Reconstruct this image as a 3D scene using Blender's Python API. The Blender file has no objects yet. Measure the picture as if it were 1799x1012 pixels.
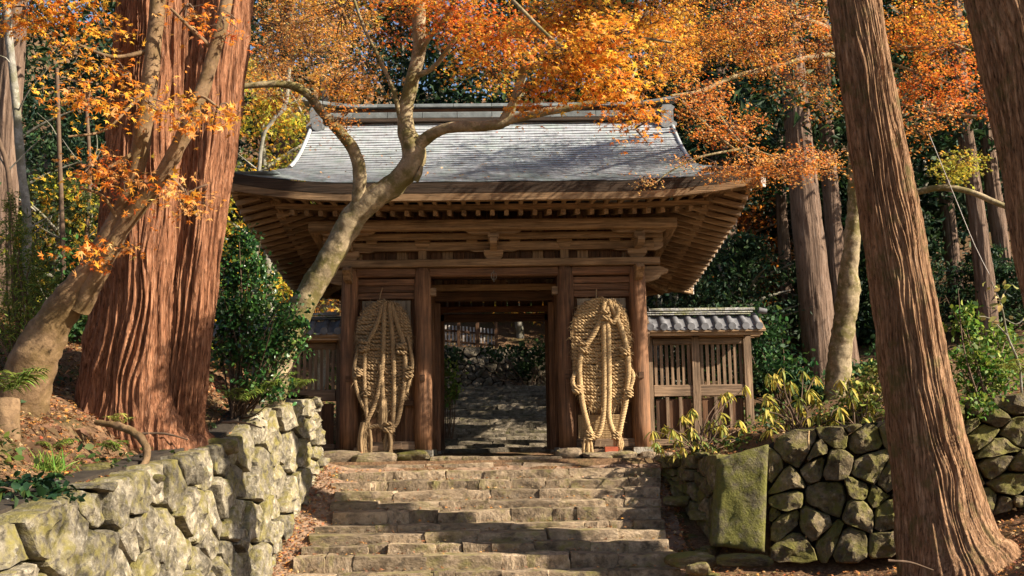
import bpy, math, random
import numpy as np
from mathutils import Matrix, Vector
random.seed(7); rng = np.random.default_rng(7)
SC = bpy.context.scene; COL = SC.collection
R = math.radians
# ------------------------------------------------------------------ camera, sky, sun, exposure
F = 1850.0; CX, CY = 899.5, 506.0
EYE = Vector((0.0, 0.0, 0.36))
CM = Matrix.Rotation(-0.0173, 3, 'Z') @ Matrix.Rotation(R(90) + math.atan(264/F), 3, 'X') @ Matrix.Rotation(-0.0145, 3, 'Z')
cam_d = bpy.data.cameras.new('camera'); cam = bpy.data.objects.new('camera', cam_d); COL.objects.link(cam)
cam.matrix_world = Matrix.Translation(EYE) @ CM.to_4x4()
cam_d.sensor_width = 36; cam_d.lens = 36*F/1799; cam_d.clip_end = 2000; cam_d.clip_start = 0.1
SC.camera = cam
SUN_AZ, SUN_EL = R(112), R(32)      # azimuth clockwise from +Y
sd = Vector((math.sin(SUN_AZ)*math.cos(SUN_EL), math.cos(SUN_AZ)*math.cos(SUN_EL), math.sin(SUN_EL)))
world = bpy.data.worlds.new('World'); SC.world = world; world.use_nodes = True
wn = world.node_tree
sky = wn.nodes.new('ShaderNodeTexSky'); sky.sky_type = 'NISHITA'; sky.sun_disc = False
sky.sun_elevation = SUN_EL; sky.sun_rotation = SUN_AZ
wn.links.new(sky.outputs[0], wn.nodes['Background'].inputs[0]); wn.nodes['Background'].inputs[1].default_value = 0.062
sl = bpy.data.lights.new('sun', 'SUN'); sl.energy = 5.0; sl.angle = R(0.53); sl.color = (1.0, 0.885, 0.71)
so = bpy.data.objects.new('sun', sl); COL.objects.link(so); so.rotation_euler = sd.to_track_quat('Z', 'Y').to_euler()
SC.view_settings.view_transform = 'Standard'; SC.view_settings.look = 'None'
SC.view_settings.exposure = 1.45; SC.view_settings.gamma = 1.0
SC.cycles.max_bounces = 6; SC.cycles.diffuse_bounces = 3; SC.cycles.transmission_bounces = 4
SC.cycles.sample_clamp_indirect = 6
# ------------------------------------------------------------------ helpers
def P(px, py, Y):
    d = CM @ Vector(((px-CX)/F, -(py-CY)/F, -1.0))
    return EYE + d*((Y-EYE.y)/d.y)
def Zp(py, Y, px=868): return P(px, py, Y).z
def Xp(px, Y, py=600): return P(px, py, Y).x
def W2(px, Y): return px/F*Y                         # width in px at depth Y -> metres
def lerpt(tab, v):
    t = np.asarray(tab, float); o = np.argsort(t[:, 0]); return np.interp(v, t[o, 0], t[o, 1])
def _h(i, j, k, s):
    n = (i*374761393 + j*668265263 + k*2147483647 + s*974634777) & 0xFFFFFFFF
    n = ((n ^ (n >> 13))*1274126177) & 0xFFFFFFFF
    return ((n ^ (n >> 16)) & 0xFFFF)/65535.0
def vn(p, s=0):
    p = np.asarray(p, float); f = np.floor(p); i = f.astype(np.int64); t = p-f; t = t*t*(3-2*t)
    x, y, z = i[..., 0], i[..., 1], i[..., 2]; a, b, c = t[..., 0], t[..., 1], t[..., 2]
    def L(u, v, w): return u+(v-u)*w
    return L(L(L(_h(x,y,z,s),_h(x+1,y,z,s),a), L(_h(x,y+1,z,s),_h(x+1,y+1,z,s),a), b),
             L(L(_h(x,y,z+1,s),_h(x+1,y,z+1,s),a), L(_h(x,y+1,z+1,s),_h(x+1,y+1,z+1,s),a), b), c)
def fbm(p, o=3, s=0):
    p = np.asarray(p, float); r = 0; a = .5; n = 0
    for k in range(o): r = r+a*vn(p*2**k, s+k); n += a; a *= .5
    return r/n
WM = {}
def parent(o, p):
    if p is None: return
    o.parent = p; o.matrix_parent_inverse = WM.get(p.name, Matrix.Identity(4)).inverted()
def setm(o, M):
    o.matrix_basis = M; WM[o.name] = M
def tag(o, label=None, cat=None, group=None, kind=None):
    if label: o['label'] = label
    if cat: o['category'] = cat
    if group: o['group'] = group
    if kind: o['kind'] = kind
    return o
def empty(name, loc, label=None, cat=None, group=None):
    o = bpy.data.objects.new(name, None); COL.objects.link(o); setm(o, Matrix.Translation(Vector(loc)))
    return tag(o, label, cat, group)
def link(name, me, par=None, M=None):
    o = bpy.data.objects.new(name, me); COL.objects.link(o)
    if M is not None: setm(o, M)
    parent(o, par); return o
def mesh(name, V, Fc, mat, smooth=False, col=None):
    V = np.asarray(V, np.float32).reshape(-1, 3); me = bpy.data.meshes.new(name)
    if isinstance(Fc, np.ndarray):
        k = Fc.shape[1]; m = len(Fc)
        me.vertices.add(len(V)); me.vertices.foreach_set('co', V.ravel())
        me.loops.add(m*k); me.loops.foreach_set('vertex_index', Fc.astype(np.int32).ravel())
        me.polygons.add(m); me.polygons.foreach_set('loop_start', np.arange(0, m*k, k, dtype=np.int32))
        me.update(calc_edges=True)
    else:
        me.from_pydata([tuple(map(float, v)) for v in V], [], Fc)
    if smooth:
        me.polygons.foreach_set('use_smooth', np.ones(len(me.polygons), bool))
        if smooth == 2: me.set_sharp_from_angle(angle=R(22))
    if col is not None:
        a = me.color_attributes.new('Col', 'FLOAT_COLOR', 'POINT')
        c = np.ones((len(V), 4), np.float32); c[:, :3] = col; a.data.foreach_set('color', c.ravel())
    if mat: me.materials.append(mat)
    me.update(); return me
class MB:
    def __init__(s): s.v = []; s.f = []; s.n = 0
    def add(s, V, Fc):
        V = [tuple(map(float, v)) for v in V]; s.v += V; s.f += [[int(i)+s.n for i in f] for f in Fc]; s.n += len(V)
    def box(s, c, d, M=None):
        x, y, z = d[0]/2, d[1]/2, d[2]/2
        V = [(-x,-y,-z),(x,-y,-z),(x,y,-z),(-x,y,-z),(-x,-y,z),(x,-y,z),(x,y,z),(-x,y,z)]
        V = [(Vector(v) if M is None else M @ Vector(v))+Vector(c) for v in V]
        s.add(V, [(0,3,2,1),(4,5,6,7),(0,1,5,4),(1,2,6,5),(2,3,7,6),(3,0,4,7)])
    def bar(s, a, b, w, h, up=(0,0,1), b_=0.0):     # oriented bar a->b, chamfered ends free
        a = Vector(a); b = Vector(b); d = (b-a); L = d.length; d.normalize()
        x = d.cross(Vector(up)).normalized(); z = x.cross(d)
        c = min(w, h)*.12
        sec = [(-w/2+c,-h/2),(w/2-c,-h/2),(w/2,-h/2+c),(w/2,h/2-c),(w/2-c,h/2),(-w/2+c,h/2),(-w/2,h/2-c),(-w/2,-h/2+c)]
        V = [a+x*p+z*q for p, q in sec]+[b+x*p+z*q for p, q in sec]
        s.add(V, [[i, (i+1)%8, 8+(i+1)%8, 8+i] for i in range(8)]+[list(range(7,-1,-1)), list(range(8,16))])
    def prism(s, prof, a, b):                        # prof: list of 3D pts; swept from offset a to b
        n = len(prof); V = [Vector(p)+Vector(a) for p in prof]+[Vector(p)+Vector(b) for p in prof]
        s.add(V, [[i, (i+1)%n, n+(i+1)%n, n+i] for i in range(n)]+[list(range(n-1,-1,-1)), list(range(n,2*n))])
    def build(s, name, mat, par=None, M=None, smooth=False):
        return link(name, mesh(name, s.v, s.f, mat, smooth), par, M)
def bar_obj(name, a, b, w, h, mat, par, up=(0,0,1)):
    m = MB(); m.bar(a, b, w, h, up); return m.build(name, mat, par)
def box_obj(name, c, d, mat, par=None, M=None):
    m = MB(); m.box(c, d, M); return m.build(name, mat, par)
def lathe(prof, n=20, cx=0, cy=0):                   # prof [(r,z)]
    V = []; Fc = []
    for r, z in prof: V += [(cx+r*math.cos(2*math.pi*k/n), cy+r*math.sin(2*math.pi*k/n), z) for k in range(n)]
    for i in range(len(prof)-1):
        for k in range(n): Fc.append([i*n+k, i*n+(k+1)%n, (i+1)*n+(k+1)%n, (i+1)*n+k])
    Fc.append(list(range(n-1, -1, -1))); Fc.append([(len(prof)-1)*n+k for k in range(n)])
    return V, Fc
def catmull(pts, step):
    p = np.asarray(pts, float); q = np.vstack([2*p[0]-p[1], p, 2*p[-1]-p[-2]]); out = []
    for i in range(len(p)-1):
        L = np.linalg.norm(p[i+1][:3]-p[i][:3]); n = max(2, int(L/step))
        t = np.linspace(0, 1, n, endpoint=False)[:, None]
        a, b, c, d = q[i], q[i+1], q[i+2], q[i+3]
        out.append(.5*((2*b)+(-a+c)*t+(2*a-5*b+4*c-d)*t*t+(-a+3*b-3*c+d)*t**3))
    return np.vstack(out+[p[-1:]])
def frames(c):
    d = np.gradient(c, axis=0); d /= np.linalg.norm(d, axis=1, keepdims=True)
    n = np.zeros_like(d); r = np.array([1., 0, 0]) if abs(d[0][0]) < .9 else np.array([0, 1., 0])
    for i in range(len(d)):
        r = r-d[i]*np.dot(r, d[i]); r /= np.linalg.norm(r); n[i] = r
    return d, n, np.cross(d, n)
def tube(pts, n=8, step=.2, rough=0.0, freq=3.0, seed=0, capped=True):
    """pts: (x,y,z,r) -> V, F (quads)"""
    c = catmull(pts, step); r = np.maximum(c[:, 3], .002); c = c[:, :3]; d, u, w = frames(c)
    th = np.linspace(0, 2*np.pi, n, endpoint=False)
    dirs = u[:, None]*np.cos(th)[None, :, None]+w[:, None]*np.sin(th)[None, :, None]
    V = c[:, None]+dirs*r[:, None, None]
    if rough: V = V+dirs*((fbm(V*freq, 3, seed)-.5)*2*rough)[..., None]*r[:, None, None]
    m = len(c); i = np.arange(m-1)[:, None]; j = np.arange(n)[None]
    Fq = np.stack([i*n+j, i*n+(j+1)%n, (i+1)*n+(j+1)%n, (i+1)*n+j], -1).reshape(-1, 4)
    return V.reshape(-1, 3), Fq
def tubes(lst):
    Vs = []; Fs = []; n = 0
    for V, Fq in lst: Vs.append(V); Fs.append(Fq+n); n += len(V)
    return np.vstack(Vs), np.vstack(Fs)
# ------------------------------------------------------------------ materials
class N:
    def __init__(s, name, rough=.8, spec=.3):
        s.m = bpy.data.materials.new(name); s.m.use_nodes = True; s.t = s.m.node_tree
        s.b = s.t.nodes['Principled BSDF']; s.b.inputs['Roughness'].default_value = rough
        s.b.inputs['Specular IOR Level'].default_value = spec
    def new(s, k, **kw):
        n = s.t.nodes.new(k)
        for a, v in kw.items(): setattr(n, a, v)
        return n
    def l(s, a, b): s.t.links.new(a, b)
    def coord(s, scale=(1,1,1), rnd=True, src='Object'):
        tc = s.new('ShaderNodeTexCoord'); mp = s.new('ShaderNodeMapping'); mp.inputs['Scale'].default_value = scale
        if rnd:
            oi = s.new('ShaderNodeObjectInfo'); mu = s.new('ShaderNodeMath', operation='MULTIPLY'); mu.inputs[1].default_value = 37.0
            s.l(oi.outputs['Random'], mu.inputs[0]); ad = s.new('ShaderNodeVectorMath', operation='ADD')
            s.l(tc.outputs[src], ad.inputs[0]); s.l(mu.outputs[0], ad.inputs[1]); s.l(ad.outputs[0], mp.inputs[0])
        else: s.l(tc.outputs[src], mp.inputs[0])
        return mp.outputs[0]
    def noise(s, v, scale, det=5, rough=.6, dist=0):
        n = s.new('ShaderNodeTexNoise'); n.inputs['Scale'].default_value = scale; n.inputs['Detail'].default_value = det
        n.inputs['Roughness'].default_value = rough; n.inputs['Distortion'].default_value = dist; s.l(v, n.inputs['Vector']); return n.outputs['Fac']
    def ramp(s, f, stops):
        r = s.new('ShaderNodeValToRGB'); e = r.color_ramp.elements
        while len(e) < len(stops): e.new(.5)
        for k, (p, c) in enumerate(stops):
            e[k].position = p; e[k].color = (*c, 1) if not isinstance(c, float) else (c, c, c, 1)
        s.l(f, r.inputs[0]); return r.outputs[0]
    def mix(s, f, a, b, mode='MIX'):
        m = s.new('ShaderNodeMix', data_type='RGBA', blend_type=mode)
        if isinstance(f, (int, float)): m.inputs[0].default_value = f
        else: s.l(f, m.inputs[0])
        for q, k in ((a, 6), (b, 7)):
            if isinstance(q, tuple): m.inputs[k].default_value = (*q, 1)
            else: s.l(q, m.inputs[k])
        return m.outputs[2]
    def bump(s, f, st=.5, dist=.02):
        b = s.new('ShaderNodeBump'); b.inputs['Strength'].default_value = st; b.inputs['Distance'].default_value = dist
        s.l(f, b.inputs['Height']); s.l(b.outputs[0], s.b.inputs['Normal'])
    def hsv(s, c, rnd_v=.35, rnd_h=.0):
        oi = s.new('ShaderNodeObjectInfo'); h = s.new('ShaderNodeHueSaturation'); mr = s.new('ShaderNodeMapRange')
        mr.inputs[3].default_value = 1-rnd_v; mr.inputs[4].default_value = 1+rnd_v
        s.l(oi.outputs['Random'], mr.inputs[0]); s.l(mr.outputs[0], h.inputs['Value']); s.l(c, h.inputs['Color']); return h.outputs[0]
    def out(s, c): s.l(c, s.b.inputs['Base Color']); return s.m
def wood(name, dark, light, axis, rv=.2, stain=(.03,.022,.016)):
    n = N(name, .75, .25); sc = [9., 9., 9.]; sc[axis] = .5
    v = n.coord(tuple(sc)); g = n.noise(v, 2.2, 6, .65, .6); w = n.noise(n.coord((.9,.9,.9)), 1.3, 4)
    c = n.ramp(g, [(.30, tuple(q*.6 for q in dark)), (.5, tuple((a+b)/2 for a, b in zip(dark, light))), (.68, tuple(q*1.12 for q in light))])
    c = n.mix(n.ramp(w, [(.42, 0.), (.72, .55)]), c, stain)
    n.bump(g, .8, .02); return n.out(n.hsv(c, rv))
def stone(name, a, b, moss=.5, mc=(.09,.10,.02), sc=1.0, lichen=.25, side_moss=0.0):
    n = N(name, .92, .2); v = n.coord((sc,)*3); g = n.noise(v, 4.5, 8, .68); f = n.noise(v, 22, 4, .6); w = n.noise(v, 1.6, 3)
    c = n.ramp(g, [(.3, a), (.68, b)])
    c = n.mix(n.ramp(n.noise(v, 9, 5, .7), [(.55, 0.), (.72, lichen)]), c, (.52,.50,.42))
    c = n.mix(n.ramp(n.noise(v, 14, 3, .5), [(.3, .6), (.46, 0.)]), c, (.05,.045,.04)); c = n.mix(n.ramp(n.noise(v, 3.1, 5, .7), [(.34, .75), (.48, 0.)]), c, tuple(q*.45 for q in a))
    ge = n.new('ShaderNodeNewGeometry'); sp = n.new('ShaderNodeSeparateXYZ'); n.l(ge.outputs['Normal'], sp.inputs[0])
    mr = n.new('ShaderNodeMapRange'); mr.inputs[1].default_value = -.3; mr.inputs[2].default_value = .9; mr.inputs[3].default_value = side_moss; mr.inputs[4].default_value = moss
    n.l(sp.outputs[2], mr.inputs[0]); ad = n.new('ShaderNodeMath', operation='ADD'); n.l(mr.outputs[0], ad.inputs[0]); n.l(w, ad.inputs[1])
    ad2 = n.new('ShaderNodeMath', operation='ADD'); n.l(ad.outputs[0], ad2.inputs[0]); n.l(n.noise(v, 7, 5), ad2.inputs[1])
    mf = n.ramp(ad2.outputs[0], [(.0, 0.), (.62, 0.), (.80, .85)]); 
    dv = n.new('ShaderNodeMath', operation='MULTIPLY'); dv.inputs[1].default_value = .52; n.l(ad2.outputs[0], dv.inputs[0])
    mf = n.ramp(dv.outputs[0], [(.58, 0.), (.74, .9)])
    c = n.mix(mf, n.hsv(c, .38), n.mix(f, mc, tuple(q*1.9 for q in mc)))
    ad3 = n.new('ShaderNodeMath', operation='MULTIPLY_ADD'); ad3.inputs[1].default_value = .3; n.l(f, ad3.inputs[0]); n.l(g, ad3.inputs[2])
    n.bump(ad3.outputs[0], 1.0, .06); return n.out(c)
def bark(name, dark, mid, light, axis=2, scale=7., st=14., moss=None, bump=.6, dist=.05):
    n = N(name, .9, .15); s_ = [scale]*3; s_[axis] = scale/st
    v = n.coord(tuple(s_), False); g = n.noise(v, 1.7, 7, .68, .8); w = n.noise(n.coord((1,1,.35), False), 1.4, 4)
    c = n.ramp(g, [(.3, dark), (.5, mid), (.7, light)])
    c = n.mix(n.ramp(w, [(.35, 0.), (.7, .45)]), c, mid)
    s2 = [scale*1.6]*3; s2[axis] = scale*.32; f2 = n.noise(n.coord(tuple(s2), False), 1.6, 5, .7)
    c = n.mix(n.ramp(f2, [(.36, .8), (.47, 0.)]), c, dark); c = n.mix(n.ramp(f2, [(.56, 0.), (.70, .35)]), c, tuple((q+.28)/2 for q in light))
    if moss:
        c = n.mix(n.ramp(n.noise(n.coord((1,1,1), False), 2.6, 6, .7), [(.52, 0.), (.66, .8)]), c, moss)
    n.bump(g, bump, dist); return n.out(c)
def smooth_bark(name, a, b, moss, lich=.5):
    n = N(name, .85, .25); v = n.coord((1,1,1), False); g = n.noise(v, 5, 7, .7); w = n.noise(v, 2.2, 5, .65); f = n.noise(v, 30, 4, .7)
    c = n.ramp(g, [(.3, a), (.6, b)])
    c = n.mix(n.ramp(w, [(.44, 0.), (.58, .9)]), c, moss)
    c = n.mix(n.ramp(n.noise(v, 8, 3), [(.56, 0.), (.66, lich)]), c, tuple(q*1.35 for q in b))
    c = n.mix(n.ramp(f, [(.28, .7), (.42, 0.)]), c, (.05,.04,.03))
    n.bump(g, .7, .04); return n.out(c)
def leafmat(name, trans=.45, rough=.5, sat=1.0, obj_random=None):
    n = N(name, rough, .3)
    if obj_random:
        oi = n.new('ShaderNodeObjectInfo'); c = n.ramp(oi.outputs['Random'], obj_random)
    else:
        a = n.new('ShaderNodeAttribute'); a.attribute_name = 'Col'; c = a.outputs['Color']
    n.l(c, n.b.inputs['Base Color'])
    t = n.new('ShaderNodeBsdfTranslucent'); n.l(c, t.inputs[0]); mx = n.new('ShaderNodeMixShader'); mx.inputs[0].default_value = trans
    n.l(n.b.outputs[0], mx.inputs[1]); n.l(t.outputs[0], mx.inputs[2]); n.l(mx.outputs[0], n.t.nodes['Material Output'].inputs[0])
    return n.m
def plain(name, c, rough=.7, var=.3, sc=8):
    n = N(name, rough, .3); g = n.noise(n.coord((1,1,1)), sc, 5)
    k = n.ramp(g, [(.3, tuple(q*(1-var) for q in c)), (.7, tuple(q*(1+var) for q in c))]); n.bump(g, .4, .01); return n.out(n.hsv(k, .15))
M = {}
TAN_D, TAN_L = (.16,.095,.05), (.43,.275,.15)  # tan lightened to stand in for bounce light on the gate
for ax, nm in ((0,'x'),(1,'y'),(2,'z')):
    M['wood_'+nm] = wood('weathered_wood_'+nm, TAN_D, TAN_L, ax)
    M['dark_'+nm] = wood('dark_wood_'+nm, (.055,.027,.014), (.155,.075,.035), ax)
    M['red_'+nm] = wood('red_brown_wood_'+nm, (.095,.046,.024), (.27,.135,.068), ax)
M['pale_z'] = wood('pale_board', (.20,.16,.11), (.34,.28,.20), 2)
M['grey_z'] = wood('grey_fence_wood', (.12,.075,.045), (.30,.20,.125), 2)
M['grey_x'] = wood('grey_fence_rail', (.12,.075,.045), (.30,.20,.125), 0)
M['plank_soffit'] = wood('soffit_boards', (.10,.056,.03), (.24,.145,.078), 1, .1)  # darkened so the bounce-lit rafters stand out
M['edge'] = wood('roof_edge_shingle', (.022,.015,.010), (.07,.043,.027), 0, .05)
M['rafter'] = wood('pale_rafter_wood', (.24,.15,.085), (.46,.31,.185), 0, .12)  # bounce light on the rafter undersides is put into this lighter colour
M['rafter_y'] = wood('bounce_lit_wood_y', (.20,.12,.065), (.42,.27,.15), 1, .12)
M['white_end'] = plain('weathered_white_end', (.52,.47,.42), .85, .2)
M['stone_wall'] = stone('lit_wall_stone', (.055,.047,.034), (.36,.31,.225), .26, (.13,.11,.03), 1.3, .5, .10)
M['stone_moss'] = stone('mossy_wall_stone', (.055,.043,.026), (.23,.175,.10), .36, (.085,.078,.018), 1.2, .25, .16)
M['stone_slab'] = stone('mossy_slab_stone', (.06,.05,.03), (.19,.16,.09), .45, (.085,.082,.018), 1.3, .3, .24)
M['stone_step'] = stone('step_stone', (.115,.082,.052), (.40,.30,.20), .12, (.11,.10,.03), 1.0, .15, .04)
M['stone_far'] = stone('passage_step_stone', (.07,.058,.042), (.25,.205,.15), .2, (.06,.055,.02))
M['plinth'] = stone('plinth_stone', (.22,.19,.155), (.42,.38,.32), .1)
M['brick'] = plain('red_block', (.36,.085,.04), .8)
M['bark_cedar'] = bark('cedar_bark', (.04,.016,.008), (.225,.095,.048), (.52,.27,.15), scale=13., bump=.9, dist=.07)
M['bark_right'] = bark('cedar_bark_brown', (.04,.022,.012), (.24,.132,.070), (.56,.35,.205), moss=(.12,.10,.036), scale=12., bump=.9, dist=.06)
M['bark_far'] = bark('cedar_bark_far', (.07,.045,.032), (.16,.105,.075), (.26,.18,.13), scale=5, bump=1., dist=.1)
M['bark_maple'] = smooth_bark('maple_bark', (.11,.08,.045), (.32,.25,.155), (.12,.10,.03), .55)
M['bark_left'] = smooth_bark('left_maple_bark', (.075,.042,.022), (.22,.14,.075), (.12,.075,.03), .35)
M['bark_grey'] = smooth_bark('grey_bark', (.12,.11,.09), (.30,.28,.24), (.14,.13,.08))
M['twig'] = plain('twig_bark', (.11,.07,.045), .9)
M['leaf'] = leafmat('maple_leaf', .58)
M['green'] = leafmat('green_leaf', .35, .62)
M['gloss'] = leafmat('glossy_leaf', .2, .28)
M['litter'] = leafmat('fallen_leaf', .1, .8)
M['straw'] = None
def straw(name, a, b):
    n = N(name, .85, .2); v = n.coord((6, 6, 30)); g = n.noise(v, 5, 6, .7); h = n.noise(n.coord((1,1,1)), 3, 4)
    c = n.ramp(g, [(.25, a), (.7, b)]); c = n.mix(n.ramp(h, [(.45, 0.), (.75, .4)]), c, tuple(q*.6 for q in a)); n.bump(g, .8, .012); return n.out(c)
M['straw'] = straw('straw', (.24,.15,.070), (.60,.42,.22))
M['straw_dark'] = straw('old_straw', (.16,.10,.05), (.40,.28,.155))  # same straw in darker tones
def copper():
    n = N('copper_sheet_roof', .36, .5); v = n.coord((1,1,1), False); g = n.noise(v, 2.2, 6, .65); s_ = n.noise(n.coord((5, .7, .7), False), 2.5, 5, .7); p = n.noise(n.coord((1.6, 9, 9), False), 3, 3)
    c = n.ramp(g, [(.3, (.28,.295,.33)), (.55, (.42,.435,.475)), (.75, (.37,.43,.42))])
    c = n.mix(n.ramp(s_, [(.45, 0.), (.7, .6)]), c, (.21,.19,.19)); c = n.mix(n.ramp(p, [(.5, 0.), (.66, .5)]), c, (.29,.40,.36)); c = n.mix(n.ramp(n.noise(n.coord((.55,.55,.55), False), 1.6, 5, .7), [(.5, 0.), (.66, .5)]), c, (.30,.37,.34)); c = n.mix(n.ramp(n.noise(n.coord((3,3,3), False), 3., 4, .7), [(.62, 0.), (.74, .6)]), c, (.16,.14,.11))
    n.bump(s_, .2, .01); return n.out(c)
M['copper'] = copper()
M['ridge'] = plain('ridge_copper', (.15,.165,.165), .45, .35, 4)
M['ornament'] = plain('pale_ridge_ornament', (.17,.18,.19), .6)
M['tile'] = plain('grey_roof_tile', (.13,.13,.14), .6, .35, 6)
M['tile_moss'] = stone('mossy_ridge_tile', (.2,.2,.2), (.42,.41,.40), .25, (.12,.12,.03))
def groundmat():
    n = N('leaf_litter_soil', .95, .1); v = n.coord((1,1,1), False); a = n.noise(v, 1.2, 6, .7); b = n.noise(v, 18, 5, .75); d = n.noise(v, 50, 3)
    c = n.ramp(b, [(.3, (.055,.034,.02)), (.5, (.14,.082,.046)), (.68, (.26,.155,.085))])
    c = n.mix(n.ramp(a, [(.5, 0.), (.66, .6)]), c, (.07,.075,.025))
    n.bump(d, .8, .03); return n.out(c)
M['ground'] = groundmat()
M['earth'] = plain('dark_earth', (.035,.026,.018), .95, .4, 20)
M['dirt'] = plain('pale_dirt', (.22,.145,.095), .95, .5, 10)
# ------------------------------------------------------------------ terrain
XLT = [(30,-3.0),(21,-3.28),(17.2,-3.68),(15.3,-3.78),(13,-3.92),(8,-4.12),(0,-4.2)]
TOPL = [(21,1.18),(19,1.0),(17.5,.82),(16.9,.5),(16,.34),(15.2,.28),(14.3,.19),(11,-.13),(9.4,-.36),(5,-.9),(0,-1.2)]
CORR = [(40,0),(22,0),(21.0,-.06),(20.9,-.14),(20.5,-.30),(17.2,-1.86),(16,-2.0),(10,-2.2),(0,-2.3)]
YRT = [(3.2,20.7),(3.5,19.4),(3.86,18.0),(4.65,17.7),(6.3,17.25),(9,16.6),(13,15.8),(40,12)]
TOPR = [(3.2,-.08),(3.86,-.02),(4.6,.1),(4.8,.36),(6.3,.46),(8,.85),(13,1.3),(40,4)]
MND = [(3.2,0),(4.3,.05),(5.5,.2),(6.7,.5),(7.8,1.1),(10,1.9),(40,4)]
def sm(a, b, t): t = np.clip((t-a)/(b-a), 0, 1); return t*t*(3-2*t)
def G(x, y):
    x = np.asarray(x, float); y = np.asarray(y, float)
    c = lerpt(CORR, y)-.05-.26*sm(14, 16, y)*(1-sm(20.3, 20.9, y))
    xl = lerpt(XLT, y)-.46; tl = lerpt(TOPL, np.minimum(y, 21))
    d = np.maximum(xl-x, 0)
    bank = tl-.04+.42*np.minimum(d, 1.2)*sm(0,1.2,d)+.30*np.clip(d-1, 0, 8)+.1*np.maximum(d-9, 0)
    bank = bank*(1-sm(20.9, 22.0, y))+(.05+.22*np.maximum(d-2.2, 0))*sm(20.9, 22.0, y)
    yr = lerpt(YRT, x)+.46
    z = np.where(x < 3.2, c, np.where(y > yr, lerpt(TOPR, x)-.03+.05*np.minimum(y-yr, 6), c+lerpt(MND, x)*sm(1, 9, y)))
    z = np.where((x < 3.2) & (y > 20.9), np.maximum(z, -.06), z)
    z = np.where(x < xl, bank, z)
    ax = np.abs(x)
    behind = .19*np.clip(y-26.2, 0, 11)+.52*np.clip(y-38, 0, 60)+.05*np.maximum(y-98, 0)+(.2*np.clip(ax-2.8, 0, 40)+.04*np.maximum(ax-40,0))*sm(23, 30, y)
    z = np.where(y > 26, np.maximum(z*(1-sm(26, 29, y)), 0)+behind, z+np.where(ax > 3.6, (.2*np.clip(ax-2.8, 0, 40))*sm(23,30,y), 0))
    n = (fbm(np.stack([x*.8, y*.8, 0*x], -1), 3)-.5)*.25*sm(3.4, 5, ax)
    return z+n
xs = np.concatenate([np.arange(-260,-40,20), np.arange(-40,-16,2), np.arange(-16,16,.16), np.arange(16,40,2), np.arange(40,261,20)])
ys = np.concatenate([np.arange(-60,2,4), np.arange(2,30,.16), np.arange(30,70,.8), np.arange(70,420,15)])
XX, YY = np.meshgrid(xs, ys); ZZ = G(XX, YY)
nx = len(xs); i, j = np.meshgrid(np.arange(len(ys)-1), np.arange(nx-1), indexing='ij')
gf = np.stack([i*nx+j, i*nx+j+1, (i+1)*nx+j+1, (i+1)*nx+j], -1).reshape(-1, 4)
ground = link('ground', mesh('ground', np.stack([XX, YY, ZZ], -1), gf, M['ground'], True)); tag(ground, kind='structure')
# ------------------------------------------------------------------ stones
def cube_grid(n):
    ids = {}; V = []; Fc = []
    def vid(p):
        k = tuple(round(q, 4) for q in p)
        if k not in ids: ids[k] = len(V); V.append(p)
        return ids[k]
    t = np.linspace(-1, 1, n+1)
    for ax in range(3):
        for s in (-1, 1):
            for a in range(n):
                for b in range(n):
                    q = []
                    for da, db in ((0,0),(1,0),(1,1),(0,1)):
                        p = [0,0,0]; p[ax] = s; p[(ax+1)%3] = t[a+da]; p[(ax+2)%3] = t[b+db]; q.append(vid(tuple(p)))
                    Fc.append(q if s > 0 else q[::-1])
    return np.array(V), Fc
CGV, CGF = cube_grid(6)
def rock_mesh(dim, seed, mat, k=7., amp=.10, freq=3.0, skew=.07):
    v = CGV.copy(); m = np.abs(v).max(1, keepdims=True); nk = (np.abs(v)**k).sum(1, keepdims=True)**(1/k); v = v*m/nk
    v = v*np.array(dim)/2; nr = v/np.linalg.norm(v, axis=1, keepdims=True)
    # skew the block a little so no two faces are parallel
    r = np.random.default_rng(seed); S = np.eye(3)+r.normal(0, skew, (3, 3)); v = v @ S.T
    v = v+nr*((fbm(v*freq+seed*7.3, 3, seed)-.5)*2*amp*min(dim)*2.0)[:, None]+nr*((fbm(v*12+seed, 2, seed+5)-.5)*.03)[:, None]
    return mesh('stone', v, CGF, mat, 2)
STEPROCK = [rock_mesh((.66,.62,.24), s, M['stone_step'], 30., .085, 6., .03) for s in range(16)]
FIELD = [rock_mesh((.6,.5,.42), 40+s, M['stone_moss'], 4., .16) for s in range(8)]
FIELDL = [rock_mesh((.6,.5,.42), 60+s, M['stone_step'], 5., .13) for s in range(8)]
def put_rock(me, par, loc, scale, rz=0, rx=0, ry=0, name='stone'):
    Mx = Matrix.Translation(Vector(loc)) @ Matrix.Rotation(rz, 4, 'Z') @ Matrix.Rotation(rx, 4, 'X') @ Matrix.Rotation(ry, 4, 'Y') @ Matrix.Diagonal((*scale, 1))
    return link(name, me, par, Mx)
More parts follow.
